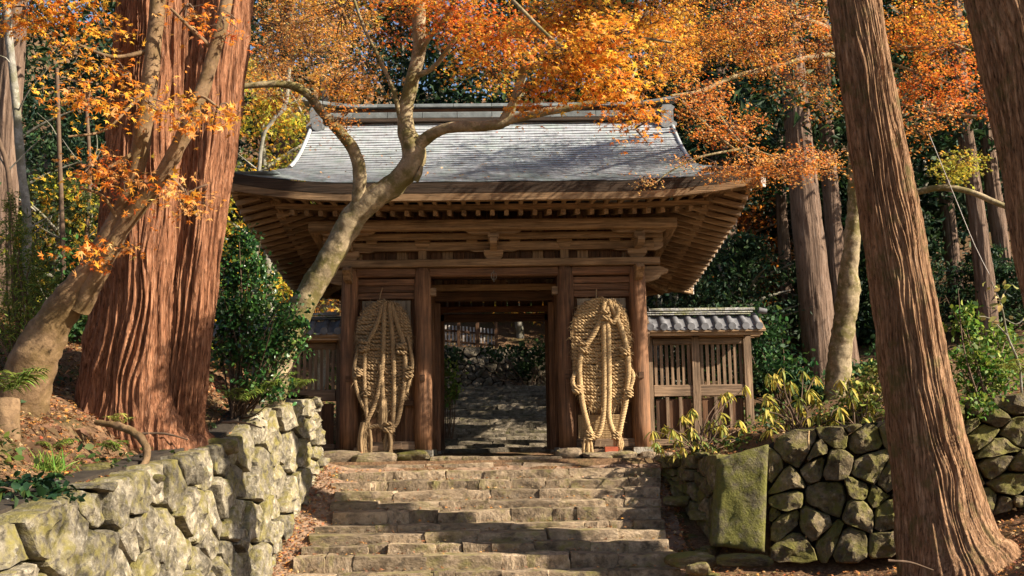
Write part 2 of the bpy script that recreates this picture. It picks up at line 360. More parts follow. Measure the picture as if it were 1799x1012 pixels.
# ------------------------------------------------------------------ stone staircase in front of the gate
stair = empty('stone_staircase', (0, 19, -1), 'worn stone steps rising between the two retaining walls to the gate', 'staircase')
tops = [813,826,843,861,879,894.5,919,934.5,954.5,974.5,1004,1030,1058,1088]
deps = [20.95]+[20.5-.37*k for k in range(13)]
lefts = [600,578,584,590,580,585,552,540,530,518,505,495,480,470]; rights = [1010,1160,1160,1158,1162,1162,1166,1168,1176,1186,1196,1200,1205,1210]
STEPZ = []
for k, (py, D) in enumerate(zip(tops, deps)):
    z = Zp(py, D); zn = Zp(tops[k+1], deps[k+1]) if k+1 < len(tops) else z-.18
    x = Xp(lefts[k], D, py); x1 = Xp(rights[k], D, py); h = max(z-zn+.07, .14)
    STEPZ.append((D, z))
    while x < x1-.12:
        w = min(random.choice([.4,.55,.7,.85,1.0,1.2])*random.uniform(.85,1.15), x1-x)
        if x1-x-w < .25: w = x1-x
        dz = random.uniform(-.018,.012); dy = random.uniform(-.04,.04)
        put_rock(random.choice(STEPROCK), stair, (x+w/2, D+.27+dy, z-h/2+dz), (w/.66*1.035, 1.0, h/.24*random.uniform(.9,1.08)), random.uniform(-.04,.04), random.uniform(-.02,.02), random.uniform(-.015,.015))
        x += w
for D, z, x, x1 in ((21.15,-.085,-3.1,3.1),(21.6,-.045,-1.35,1.35)):      # flagstones of the landing
    while x < x1-.1:
        w = min(random.uniform(.45,1.0), x1-x); put_rock(random.choice(STEPROCK), stair, (x+w/2, D+.25, z-.10+random.uniform(-.012,.012)), (w/.66, .82, .8), random.uniform(-.04,.04), 0, 0); x += w
# loose stones on the left and right ends of the steps
for k in range(70):
    q = random.randint(1, 11); D, z = STEPZ[q]; sx = random.choice([-1, -1, 1])
    x = Xp(lefts[q]-random.uniform(5, 60), D) if sx < 0 else Xp(rights[q]+random.uniform(0, 70), D)
    x = max(x, float(lerpt(XLT, D))+.15)
    s = random.uniform(.2,.6); put_rock(random.choice(FIELDL if sx < 0 else FIELD), stair, (x, D+random.uniform(0,.3), float(G(x, D))+.05), (s*1.2, s, s*.6), random.uniform(0,6), name='loose_stone')
def pathz(x, y):
    a = lerpt(XLT, y)-.05; return lerpt(CORR, y)-.21*sm(.45,1.2,x-a)*(1-sm(20.5,20.9,y))-.04+.10*np.maximum(0, 1-np.abs(x-a)/.5)
# pale trodden dirt beside and under the steps
V = []; Fq = []; nn = 60
yy = np.linspace(20.9, 14.5, nn)
for y in yy:
    a = float(lerpt(XLT, y))-.05
    for t in np.linspace(0, 1, 30):
        x = a+t*(3.25-a); V.append((x, y, float(lerpt(CORR, y))-.21*float(sm(.45,1.2,x-a))*(1-float(sm(20.5,20.9,y)))-.04+.05*(fbm(np.array([x*3, y*3, 0.]), 3)-.5)*2+(.10*max(0, 1-abs(x-a)/.5))))
for i_ in range(nn-1):
    for j_ in range(29): Fq.append((i_*30+j_, i_*30+j_+1, (i_+1)*30+j_+1, (i_+1)*30+j_))
tag(link('path', mesh('path', V, Fq, M['dirt'], True)), kind='structure')
# ------------------------------------------------------------------ dry stone walls: one stone per cell
def clip(poly, nx_, ny_, c):
    out = []
    for k in range(len(poly)):
        a = poly[k]; b = poly[(k+1) % len(poly)]; da = nx_*a[0]+ny_*a[1]-c; db = nx_*b[0]+ny_*b[1]-c
        if da <= 0: out.append(a)
        if (da < 0 < db) or (db < 0 < da): t = da/(da-db); out.append((a[0]+t*(b[0]-a[0]), a[1]+t*(b[1]-a[1])))
    return out
def cells(L, H, su, sv, seed, asp=1.0):
    r = random.Random(seed); pts = []; rows = max(1, round(H/sv))
    for b in range(rows):
        n = max(1, int(L/su*r.uniform(.85,1.15))); off = r.random()
        for a in range(n): pts.append(((a+off*.9+r.uniform(-.42,.42))*L/n, (b+.5+r.uniform(-.42,.42))*H/rows))
    for p in list(pts):
        if r.random() < .42: pts.append((min(max(p[0]+r.choice([-1,1])*su*r.uniform(.32,.5), .02), L-.02), min(max(p[1]+r.choice([-1,1])*sv*r.uniform(.32,.5), .02), H-.02)))
    out = []
    for p in pts:
        poly = [(0,0),(L,0),(L,H),(0,H)]
        for q in pts:
            if q is p or abs(q[0]-p[0]) > 2.5*su or abs(q[1]-p[1]) > 2.5*sv: continue
            nx_, ny_ = (q[0]-p[0])*asp, q[1]-p[1]; mx_, my_ = (q[0]+p[0])/2, (q[1]+p[1])/2
            poly = clip(poly, nx_, ny_, nx_*mx_+ny_*my_)
            if len(poly) < 3: break
        if len(poly) >= 3: out.append(poly)
    return out
def wall_stone(poly, pos, r, bul=.12, gap=.014, deep=.4, rough=.05, cut=.08):
    c = np.mean(poly, axis=0); p = np.array(poly); q = []
    for k in range(len(p)):                       # cut the corners a little, keep the straight flanks
        a, b = p[k], p[(k+1) % len(p)]; q += [a*(1-cut)+b*cut, a*.64+b*.36, a*.36+b*.64, a*cut+b*(1-cut)]
    p = np.array(q); n = len(p); rad = np.linalg.norm(p-c, axis=1).mean(); sd_ = r.random()*50; pr = r.uniform(-.09, .08)
    p = p+(np.stack([fbm(np.stack([p[:, 0]*6+sd_, p[:, 1]*6, 0*p[:, 0]], -1), 2), fbm(np.stack([p[:, 0]*6, p[:, 1]*6+sd_, 9+0*p[:, 0]], -1), 2)], -1)-.5)*.07
    ang = r.random()*6.28; K = [(r.uniform(.5, 1.2)*math.cos(ang+k*2.1+r.gauss(0, .4)), r.uniform(.5, 1.2)*math.sin(ang+k*2.1+r.gauss(0, .4)), r.uniform(.55, 1.15)*bul) for k in range(4)]
    V = []
    for s, e in ((.92, -deep), (1.0, -.10), (1.0, -.02), (.965, .03), (.90, .9), (.80, .9), (.66, .9), (.48, .9), (.26, .9), (.05, .9)):
        off = (p-c)*s*(1-gap/rad)
        if e > .5:                                # broken face: the lowest of a few tilted planes, softened at the rim
            dep = np.full(n, bul*1.05)
            for kx_, ky_, k0 in K: dep = np.minimum(dep, k0+.62*(kx_*off[:, 0]+ky_*off[:, 1]))
            dep = np.maximum(dep, .03)*min(1, (1-s)/.06+.45)+.01
        else: dep = np.full(n, e)
        w = np.stack([off[:, 0]*4+sd_, off[:, 1]*4, np.full(n, sd_)], -1)
        if e > -.2: dep = dep+pr+(fbm(w, 3)-.5)*2*rough+(fbm(w*4, 2)-.5)*.045
        V += [pos(c[0]+o[0], c[1]+o[1], d_) for o, d_ in zip(off, dep)]
    Fc = []; m = 10
    for a in range(m-1):
        for b in range(n): Fc.append((a*n+b, a*n+(b+1) % n, (a+1)*n+(b+1) % n, (a+1)*n+b))
    Fc.append([(m-1)*n+b for b in range(n)])
    return V, Fc
def stone_wall(name, loc, label, path, Htop, Hbot, su, sv, seed, mat, batter=.22, backmat=None, asp=1.0, skip=None, par=None, bul=.12, rough=.05, gap=.014, cut=.08):
    """path: list of (x,y) from start to end; outward normal is to the LEFT of travel"""
    pt = np.array(path, float); seg = np.linalg.norm(np.diff(pt, axis=0), axis=1); cum = np.concatenate([[0], np.cumsum(seg)]); L = cum[-1]
    tops_ = np.array([Htop(*q) for q in pt]); bots = np.array([Hbot(*q) for q in pt]); Hm = float((tops_-bots).max())
    def pos(u, t, d):
        u = min(max(u, 0), L); x = np.interp(u, cum, pt[:, 0]); y = np.interp(u, cum, pt[:, 1])
        k = min(np.searchsorted(cum, u, side='right')-1, len(seg)-1); k2 = .5
        e = 0.15; xa = np.interp(max(u-e,0), cum, pt[:, 0]); xb = np.interp(min(u+e,L), cum, pt[:, 0]); ya = np.interp(max(u-e,0), cum, pt[:, 1]); yb = np.interp(min(u+e,L), cum, pt[:, 1])
        tx, ty = xb-xa, yb-ya; l = math.hypot(tx, ty); nx_, ny_ = -ty/l, tx/l
        zb = np.interp(u, cum, bots); zt = np.interp(u, cum, tops_); f = t/Hm
        dd = d-batter*f
        return (x+nx_*dd, y+ny_*dd, zb+(zt-zb)*f)
    root = par or empty(name, loc, label, 'stone wall'); r = random.Random(seed)
    for poly in cells(L, Hm, su, sv, seed, asp):
        c = np.mean(poly, axis=0)
        if skip and skip(c[0], c[1]): continue
        V, Fc = wall_stone(poly, pos, r, bul=bul, rough=rough, gap=gap, cut=cut)
        link('stone', mesh('stone', V, Fc, mat, 2), root)
    V = []; Fc = []; us = np.linspace(0, L, 60)       # earth core behind the stones
    for u in us: V += [pos(u, 0, -.26), pos(u, Hm, -.26), pos(u, Hm, -.6)]
    for k in range(59): Fc += [(3*k, 3*k+3, 3*k+4, 3*k+1), (3*k+1, 3*k+4, 3*k+5, 3*k+2)]
    link('core', mesh('core', V, Fc, M['earth']), root)
    return root
yl = list(np.arange(6.5, 20.9, .4))+[20.9, 20.95]
pl = [(float(lerpt(XLT, y)), y) for y in yl]; pl[-1] = (pl[-2][0]-.45, 21.0)
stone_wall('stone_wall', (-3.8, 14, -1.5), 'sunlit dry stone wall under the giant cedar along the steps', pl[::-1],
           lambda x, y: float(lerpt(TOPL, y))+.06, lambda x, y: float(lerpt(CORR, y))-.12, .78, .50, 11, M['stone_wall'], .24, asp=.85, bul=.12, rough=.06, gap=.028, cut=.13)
pr_ = [(x, float(lerpt(YRT, x))) for x in list(np.arange(3.2, 3.9, .1))]
stone_wall('stone_wall', (3.5, 19.3, -.8), 'short mossy stone wall between the steps and the tall upright slab', pr_[::-1],
           lambda x, y: float(lerpt(TOPR, x))+.06, lambda x, y: float(lerpt(CORR, y))-.15, .48, .36, 23, M['stone_moss'], .1)
pr2 = [(x, float(lerpt(YRT, x))) for x in np.arange(4.5, 11.5, .2)]
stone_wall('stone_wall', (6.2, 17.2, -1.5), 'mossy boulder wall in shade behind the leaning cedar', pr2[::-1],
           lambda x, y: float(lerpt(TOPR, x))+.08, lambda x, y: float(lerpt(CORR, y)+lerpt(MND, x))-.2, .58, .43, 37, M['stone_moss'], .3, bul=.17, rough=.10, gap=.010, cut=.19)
# upright slab standing proud of the right wall, with its sunlit narrow side
sl_b = [P(1252,958,17.75), P(1345,972,17.5)]; sl_t = [P(1263,806,18.0), P(1352,782,17.8)]
V = []; Fc = []; nu, nv = 14, 22
def slab_pt(u, t, d):
    a = sl_b[0].lerp(sl_b[1], u); b = sl_t[0].lerp(sl_t[1], u); p = a.lerp(b, t)
    edge = min(u, 1-u, t*1.8+.02, (1-t)*1.8)
    ex = max(0, .10-edge)/.10
    n = float(fbm(np.array([u*4, t*7, d*3.]), 3)-.5)
    return (p.x+(.03 if d > 0 else 0)+n*.04, p.y+d+ex*ex*.07+n*.10, p.z+n*.03)
for u in np.linspace(0, 1, nu):
    for t in np.linspace(0, 1, nv): V.append(slab_pt(u, t, 0))
for a in range(nu-1):
    for b in range(nv-1): Fc.append((a*nv+b, (a+1)*nv+b, (a+1)*nv+b+1, a*nv+b+1))
rim = [a*nv for a in range(nu)]+[(nu-1)*nv+b for b in range(1, nv)]+[a*nv+nv-1 for a in range(nu-2, -1, -1)]+[b for b in range(nv-2, 0, -1)]
o0 = len(V); V += [(V[q][0]+.05, V[q][1]+.42, V[q][2]) for q in rim]; nr_ = len(rim)
for k in range(nr_): Fc.append((rim[(k+1) % nr_], rim[k], o0+k, o0+(k+1) % nr_))
Fc.append([o0+k for k in range(nr_)])
slab = link('stone_slab', mesh('stone_slab', V, Fc, M['stone_slab'], True)); tag(slab, 'tall upright green mossy slab at the corner of the right wall', 'stone slab')
# kerb stones and loose blocks at the foot of the right wall
for k, (px, py, D, s, lab) in enumerate([(1215,985,17.0,(1.5,.8,.55),'low mossy stone at the foot of the upright slab'),(1300,985,16.8,(1.5,.7,.5),'long dark stone under the hollow of the upright slab'),(1225,1000,16.2,(.6,.5,.45),'small round mossy stone at the lower end of the right wall'),(1232,905,18.7,(.7,.6,.4),'stone lying in fallen leaves at the right end of the steps'),(1190,880,19.3,(.7,.6,.4),'dark stone by the upper right end of the steps')]):
    o = put_rock(FIELD[k], None, P(px, py, D), s, random.uniform(-.3,.3), name='boulder'); tag(o, lab, 'stone', 'stones at the right edge of the steps')
for k, (px, py, D, s, lab) in enumerate([(155,832,12.6,(.9,.7,.55),'mossy boulder in leaf litter left of the bent root'),(262,842,13.2,(.7,.6,.35),'flat stone on the wall top below the bent root'),(785/2,784,15.7,(.75,.6,.5),'dark stone on the wall at the foot of the giant cedar'),(20,760,12.4,(.5,.5,1.0),'cut stump of a small stone on the bank at the left edge')][:3]):
    o = put_rock(FIELD[4+k], None, P(px, py, D), s, random.uniform(-.3,.3), name='boulder'); tag(o, lab, 'stone', 'stones on the left bank')
# ------------------------------------------------------------------ temple gate
YF, YM, YB = 22.0, 23.7, 25.4
gate = empty('temple_gate', (0, 23.7, 0), 'weathered wooden temple gate with sweeping copper sheet roof above the steps', 'gate')
def beam(name, a, b, w, h, mat='x', kind='wood_', par=gate, up=(0,0,1)): return bar_obj(name, a, b, w, h, M[kind+mat], par, up)
def zf(py): return Zp(py, YF)
CXS = (-3.03, -1.5, 1.5, 3.03)
ZTOP = zf(470)
for Y in (YF, YM, YB):
    for x in CXS:
        m = MB(); z0 = .14
        V, Fc = lathe([(.185, z0), (.19, z0+.5), (.188, 2.2), (.175, ZTOP-.12), (.15, ZTOP)], 24, x, Y); m.add(V, Fc)
        c = m.build('column', M['red_z'], gate, smooth=True)
        mm = MB(); mm.box((x, Y, .08), (.40, .40, .13)); mm.build('plinth', M['plinth'], gate)
        if Y == YF:
            e = MB(); e.box((x, Y-.19, 1.62), (.10, .05, .13)); e.build('tie_end', M['dark_x'], c)
# front beams
ZA1, ZA0, ZB0 = zf(457), zf(470), zf(486)
beam('plate_beam', (-3.5, YF, (ZA1+ZA0)/2), (3.5, YF, (ZA1+ZA0)/2), .42, ZA1-ZA0)
for a, b in zip(CXS[:-1], CXS[1:]):
    beam('head_beam', (a+.15, YF, (ZA0+ZB0)/2), (b-.15, YF, (ZA0+ZB0)/2), .2, ZA0-ZB0-.01, kind='red_')
for s in (-1, 1):                                   # carved nose of the head beam beyond the corner column
    m = MB(); n0 = s*3.15; prof = [(0,0,ZA0-.02),(s*.35,0,ZA0-.02),(s*.55,0,ZA0-.10),(s*.52,0,ZA0-.17),(s*.40,0,ZA0-.20),(s*.34,0,ZA0-.28),(s*.18,0,ZA0-.33),(0,0,ZA0-.36)]
    if s < 0: prof = prof[::-1]
    m.prism([(n0+p[0], YF, p[2]) for p in prof], (0,-.08,0), (0,.08,0)); m.build('beam_nose', M['wood_x'], gate)
    m = MB(); prof = [(0,ZA0-.02),(-.35,ZA0-.02),(-.52,ZA0-.12),(-.40,ZA0-.2),(-.3,ZA0-.3),(0,ZA0-.34)]
    m.prism([(s*3.03, YF-.12+p[0], p[1]) for p in prof], (-.08,0,0), (.08,0,0)); m.build('beam_nose', M['wood_y'], gate)
for Y in (YM, YB):
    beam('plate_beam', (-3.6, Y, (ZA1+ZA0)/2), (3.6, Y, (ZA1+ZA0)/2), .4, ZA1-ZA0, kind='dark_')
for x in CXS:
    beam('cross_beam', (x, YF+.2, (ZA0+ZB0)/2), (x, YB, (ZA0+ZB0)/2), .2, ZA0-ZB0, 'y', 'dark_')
# passage beams, from front to back
for (Y, y0, y1, k) in ((YM-.1, 499, 511, 'wood_'), (YM, 512, 529, 'dark_'), (YB-.05, 538, 549, 'red_'), (YB, 551, 566, 'dark_')):
    z1, z0 = Zp(y0, Y), Zp(y1, Y); beam('transom', (-1.4, Y, (z0+z1)/2), (1.4, Y, (z0+z1)/2), .16, z1-z0-.01, kind=k)
for k in range(10):                                 # short boards filling the gaps over the transoms
    x = -1.3+k*.29
    box_obj('board', (x, YM+.06, Zp(480, YM)), (.24, .03, .55), M['wood_z'] if k % 3 else M['pale_z'], gate)
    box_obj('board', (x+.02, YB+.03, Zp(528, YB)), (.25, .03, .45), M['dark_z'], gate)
for s in (-1, 1):                                   # passage side walls of upright planks, door posts
    for k in range(11):
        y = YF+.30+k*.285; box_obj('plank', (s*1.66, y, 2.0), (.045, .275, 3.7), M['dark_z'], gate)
    for Y in (YM, YB): box_obj('door_post', (s*1.30, Y, 1.75), (.16, .16, 3.3), M['red_z'], gate)
    m = MB(); m.box((s*1.28, YF+.02, Zp(512, YF)), (.12,.2,.16)); m.build('corbel', M['wood_x'], gate)
# side bays: plank backing, rails, pale board
for s in (-1, 1):
    for k in range(6):
        x = s*(1.78+k*.205); box_obj('plank', (x, YF+.16+.006*(k % 2), 1.95), (.20, .03, 3.5), M['dark_z'] if k % 2 else M['red_z'], gate)
    zb1, zb0 = zf(488), zf(524)
    for k in range(3):
        z = zb0+(k+.5)*(zb1-zb0)/3; beam('panel_board', (s*1.66, YF+.02, z), (s*2.87, YF+.02, z), .06, (zb1-zb0)/3-.012, kind='red_')
    box_obj('pale_board', (s*2.265, YF+.05, zf(560)), (1.02, .03, .82), M['pale_z'], gate)
    zs_ = zf(781); beam('sill', (s*1.6, YF, zs_), (s*2.95, YF, zs_), .16, .18, kind='grey_')
    beam('rail', (s*1.66, YF+.04, zf(706)), (s*2.87, YF+.04, zf(706)), .09, .12, kind='dark_')
# bracket sets
def bracket(x, Y, zbase, sc=1.0, dep=.9):
    """block, curved cross arm, three small blocks, forward arm with a second cross arm"""
    m = MB()
    def block(cx, cy, z, w, h):
        a = w/2; b = w*.32
        m.add([(cx-b,cy-b,z),(cx+b,cy-b,z),(cx+b,cy+b,z),(cx-b,cy+b,z),(cx-a,cy-a,z+h*.5),(cx+a,cy-a,z+h*.5),(cx+a,cy+a,z+h*.5),(cx-a,cy+a,z+h*.5),(cx-a,cy-a,z+h),(cx+a,cy-a,z+h),(cx+a,cy+a,z+h),(cx-a,cy+a,z+h)],
              [(3,2,1,0),(0,1,5,4),(1,2,6,5),(2,3,7,6),(3,0,4,7),(4,5,9,8),(5,6,10,9),(6,7,11,10),(7,4,8,11),(8,9,10,11)])
    def arm(cx, cy, z, L, h, w, ax='x'):
        pf = [(-L/2,h),(L/2,h),(L/2,h*.55),(L/2-.05*sc,h*.2),(L/2-.14*sc,0),(-L/2+.14*sc,0),(-L/2+.05*sc,h*.2),(-L/2,h*.55)][::-1]
        if ax == 'x': m.prism([(cx+p[0], cy, z+p[1]) for p in pf][::-1], (0,w/2,0), (0,-w/2,0))
        else: m.prism([(cx, cy+p[0], z+p[1]) for p in pf], (-w/2,0,0), (w/2,0,0))
    h = .13*sc
    block(x, Y, zbase, .34*sc, h*1.2); z = zbase+h*1.1
    arm(x, Y, z, .95*sc, h, .13*sc); arm(x, Y-dep*.30, z+.004, .95*sc, h*.95, .12*sc, 'y')
    for d in (-.38, 0, .38): block(x+d*sc, Y, z+h, .19*sc, h*.75)
    yo = Y-dep*.55; block(x, yo, z+h, .19*sc, h*.75)
    z2 = z+h*1.8; arm(x, yo, z2, .98*sc, h, .13*sc); arm(x, Y-.2, z2+.003, .9*sc, h*.95, .12*sc, 'y')
    for d in (-.38, 0, .38): block(x+d*sc, yo, z2+h, .19*sc, h*.7)
    return m
for x in (-3.03, 0, 3.03):
    bracket(x, YF, ZA1+.0, 1.2, 1.0).build('bracket_set', M['rafter'], gate)
for x in (-1.5, 1.5):                               # struts between plate and upper beam
    m = MB(); m.box((x, YF, (ZA1+zf(437))/2), (.17, .14, zf(437)-ZA1)); m.build('strut', M['wood_z'], gate)
    m = MB(); z = zf(437); m.add([(x-.1,YF-.1,z),(x+.1,YF-.1,z),(x+.1,YF+.1,z),(x-.1,YF+.1,z),(x-.16,YF-.13,z+.10),(x+.16,YF-.13,z+.10),(x+.16,YF+.13,z+.10),(x-.16,YF+.13,z+.10),(x-.16,YF-.13,z+.17),(x+.16,YF-.13,z+.17),(x+.16,YF+.13,z+.17),(x-.16,YF+.13,z+.17)],
         [(3,2,1,0),(0,1,5,4),(1,2,6,5),(2,3,7,6),(3,0,4,7),(4,5,9,8),(5,6,10,9),(6,7,11,10),(7,4,8,11),(8,9,10,11)]); m.build('bearing_block', M['wood_x'], gate)
for s in (-1, 1):
    for yb in (YM, YB): bracket(s*3.03, yb, ZA1, .95, -.9 if yb == YB else .2).build('bracket_set', M['wood_x'], gate)
Yc = YF-.12; zc1, zc0 = Zp(423, Yc), Zp(439, Yc); beam('upper_beam', (-3.4, Yc+.1, (zc0+zc1)/2), (3.4, Yc+.1, (zc0+zc1)/2), .16, zc1-zc0)
zd1, zd0 = Zp(409, YF-.3), Zp(420, YF-.3); beam('upper_beam', (-3.55, YF-.3, (zd0+zd1)/2), (3.55, YF-.3, (zd0+zd1)/2), .15, zd1-zd0)
YG = 21.28; zg1, zg0 = Zp(386, YG), Zp(404, YG)
beam('eave_purlin', (-3.78, YG, (zg0+zg1)/2), (3.78, YG, (zg0+zg1)/2), .22, zg1-zg0)
for s in (-1, 1): beam('eave_purlin', (s*3.70, YG+.12, (zg0+zg1)/2), (s*3.70, YB+.7, (zg0+zg1)/2-.5), .2, zg1-zg0, 'y')
for k in range(26):                                 # dark boards behind the bracket zone
    x = -3.0+k*.24; box_obj('board', (x+.1, YF+.10, (ZA1+zg1)/2+.1), (.225, .03, zg1-ZA1+.5), M['dark_z'] if k % 4 else M['wood_z'], gate)
# ---- eave geometry:  d measured outward from the column line
EO, KO = 2.08, 1.32                                 # outer eave and mid-eave (kioi) overhang
HX, DY0, DY1 = 3.03, YF, YB
ZE = Zp(352, YF-EO+.05)                             # underside of eave fascia, centre front
DROP = 1.05
def upturn(t): return .26*np.clip((np.abs(t)-.45)/.55, 0, 1)**2.2
def z_front(x, half): return upturn(x/half)
def side_z(y):                                      # lowering of the side eaves towards the back
    return -DROP*np.clip((y-(YF-EO))/(YB-YF+2*EO), 0, 1)
EX = HX+EO                                          # eave half width 5.11
def eave_z(x, y): return ZE+float(upturn(x/EX))*(1 if y < YM else .6)+float(side_z(y))*float(np.clip((abs(x)-2.6)/1.6, 0, 1))
SPF = .32
# front flying rafters + front base rafters
zk = Zp(379, YF-KO)                                 # underside at mid-eave
xs_ = np.arange(-4.86, 4.87, .285)
for x in xs_:
    up = float(upturn(x/EX)); ya = YF-EO+.06
    lim = abs(x)-HX                                 # hips cut the rafters
    yb2 = YF-max(KO-.12, lim+.02) if lim > KO-.12 else YF-KO+.12
    if yb2-ya > .12:
        t = (yb2-ya)/(EO-KO+.06)
        beam('flying_rafter', (x, ya, ZE+up+.05), (x, yb2, ZE+up+.05+.075*t), .085, .10, '_y', 'rafter')
    y1 = YF-max(-.1, lim+.02)
    if y1-(YF-KO) > .12:
        k = (y1-(YF-KO))
        beam('base_rafter', (x, YF-KO-.06, zk+up*.55+.055), (x, y1, zk+up*.55+.055+.20*k), .09, .11, '_y', 'rafter')
def strip(name, pts_lo, pts_hi, mat, par=gate, thick=.12, out=(0,1,0)):
    """a long curved member of rectangular section from matching low/high front edges"""
    V = []; Fc = []; o = Vector(out)*thick
    for a, b in zip(pts_lo, pts_hi): a = Vector(a); b = Vector(b); V += [a, b, b+o, a+o]
    n = len(pts_lo)
    for k in range(n-1):
        for q in range(4): Fc.append((4*k+q, 4*k+4+q, 4*k+4+(q+1) % 4, 4*k+(q+1) % 4))
    Fc += [(0,1,2,3), (4*n-1,4*n-2,4*n-3,4*n-4)]
    return link(name, mesh(name, [tuple(v) for v in V], Fc, mat), par)
u = np.linspace(-1, 1, 41)
ye = YF-EO
up = upturn(u)
ZFA = Zp(339, ye) - ZE; ZRF = Zp(321, ye-.05)-ZE
strip('eave_fascia', [(EX*a, ye, ZE+b) for a, b in zip(u, up)], [(EX*a, ye-.03, ZE+b+ZFA-.004) for a, b in zip(u, up)], M['wood_x'], thick=.14)
yk = YF-KO
kx = HX+KO
strip('mid_eave_beam', [(kx*a, yk-.02, zk+.125+b*.55) for a, b in zip(u, upturn(u*kx/EX))], [(kx*a, yk-.02, zk+.24+b*.55) for a, b in zip(u, upturn(u*kx/EX))], M['wood_x'], thick=.10)
# boards above rafters (front)
def soffit(name, rows, mat):
    V = [p for r in rows for p in r]; n = len(rows[0]); Fc = [(i*n+j, i*n+j+1, (i+1)*n+j+1, (i+1)*n+j) for i in range(len(rows)-1) for j in range(n-1)]
    return link(name, mesh(name, V, Fc, mat), gate)
for k in range(3):
    a, b = ye+.04+k*.27, ye+.04+(k+1)*.27-.012
    soffit('soffit_board', [[((EX-(y-ye))*q, y, ZE+float(upturn(q))+.10+.075*((y-ye)/(EO-KO))) for q in u] for y in (a, b)], M['plank_soffit'])
soffit('soffit_board', [[((EX-(y-ye))*q, y, zk+float(upturn(q*.85))*.55+.112+.20*(y-yk)) for q in u] for y in (yk, YF+.3)], M['plank_soffit'])
# side eaves: rafters running sideways
for s in (-1, 1):
    ysd = np.arange(YF-EO+.2, YB+EO-.15, .33)
    def zo(y): return ZE+float(upturn((y-YM)/(YM-ye)))*.9+float(side_z(y))
    for y in ysd:
        lim = max(YF-y, y-YB, -9)
        xa = HX+max(lim+.04, KO-.12)
        if EX-xa > .15:
            t = (EX-xa); beam('flying_rafter', (s*(EX-.05), y, zo(y)+.05), (s*xa, y, zo(y)+.05+.25*t), .085, .10, '', 'rafter')
            m = MB(); m.box((s*(EX-.045), y, zo(y)+.05), (.012, .075, .09)); m.build('rafter_end', M['white_end'], gate)
        xb = HX+max(lim+.04, -.05)
        if kx-xb > .15:
            zz = zo(y)+.02+.25*(EO-KO)-.10; t = kx+.05-xb; beam('base_rafter', (s*(kx+.05), y, zz), (s*xb, y, zz+.30*t), .09, .11, '', 'rafter')
    yl_ = np.linspace(ye, YB+EO, 25); so_ = (-s, 0, 0)
    strip('eave_fascia', [(s*EX, y, zo(y)-.0+.10) for y in yl_], [(s*(EX+.03), y, zo(y)+.10+.09) for y in yl_], M['wood_y'], thick=.10, out=so_)
    yl2 = np.linspace(yk, YB+KO, 25)
    strip('mid_eave_beam', [(s*(kx+.02), y, zo(y)+.25*(EO-KO)-.03) for y in yl2], [(s*(kx+.02), y, zo(y)+.25*(EO-KO)+.05) for y in yl2], M['wood_y'], thick=.10, out=so_)
    # boards above
    V = []
    for y in yl_:
        lim = max(YF-y, y-YB, -.3)
        for q in np.linspace(0, 1, 7):
            x = EX-q*(EX-HX-max(lim, -.3)); d = EX-x; V.append((s*x, y, zo(y)+.11+(.25*min(d, EO-KO)+.30*max(0, d-(EO-KO)))-(.09 if d > EO-KO+.02 else 0)))
    Fc = [(i*7+j, i*7+j+1, (i+1)*7+j+1, (i+1)*7+j) for i in range(24) for j in range(6)]
    link('soffit_board', mesh('soffit_board', V, Fc, M['plank_soffit']), gate)
    # hip rafters
    for (yo, yi) in ((YF-EO, YF), (YB+EO, YB)):
        zc_ = zo(yo); q = -1 if yo < YF else 1
        beam('hip_rafter', (s*(HX-.1), yi-q*.1, zk+.10+(.15 if q < 0 else -.35)), (s*(HX+KO+.05), yi+q*(KO+.05), zc_-.02), .17, .20)
        hr = beam('hip_rafter', (s*(HX+KO-.15), yi+q*(KO-.15), zc_+.10), (s*(EX+.10), yo+q*.10, zc_+.035), .15, .17)
        d_ = Vector((s, q, 0)).normalized(); cpt = Vector((s*(EX+.105), yo+q*.105, zc_+.035))
        m = MB(); m.bar(cpt, cpt+d_*.03, .165, .185); m.build('rafter_end', M['white_end'], hr)
# back eave, simple
u2 = np.linspace(-1, 1, 21)
strip('eave_fascia', [(EX*a, YB+EO, ZE-DROP+.05+float(upturn(a))) for a in u2], [(EX*a, YB+EO, ZE-DROP+.2+float(upturn(a))) for a in u2], M['wood_x'], thick=-.1)
soffit('soffit_board', [[(EX*q*(1-.0), YB+EO, ZE-DROP+.12+float(upturn(q))) for q in u2], [(HX*q, YB, ZE+.2) for q in u2]], M['plank_soffit'])
for x in np.arange(-4.8, 4.81, .4): beam('base_rafter', (x, YB+EO-.05, ZE-DROP+.06+float(upturn(x/EX))), (x*.7, YB, ZE+.13), .09, .1, 'y')
# ceiling over the passage so that no light leaks in from the roof
box_obj('ceiling', (0, YM, ZE+.25), (6.0, 3.6, .04), M['dark_x'], gate)
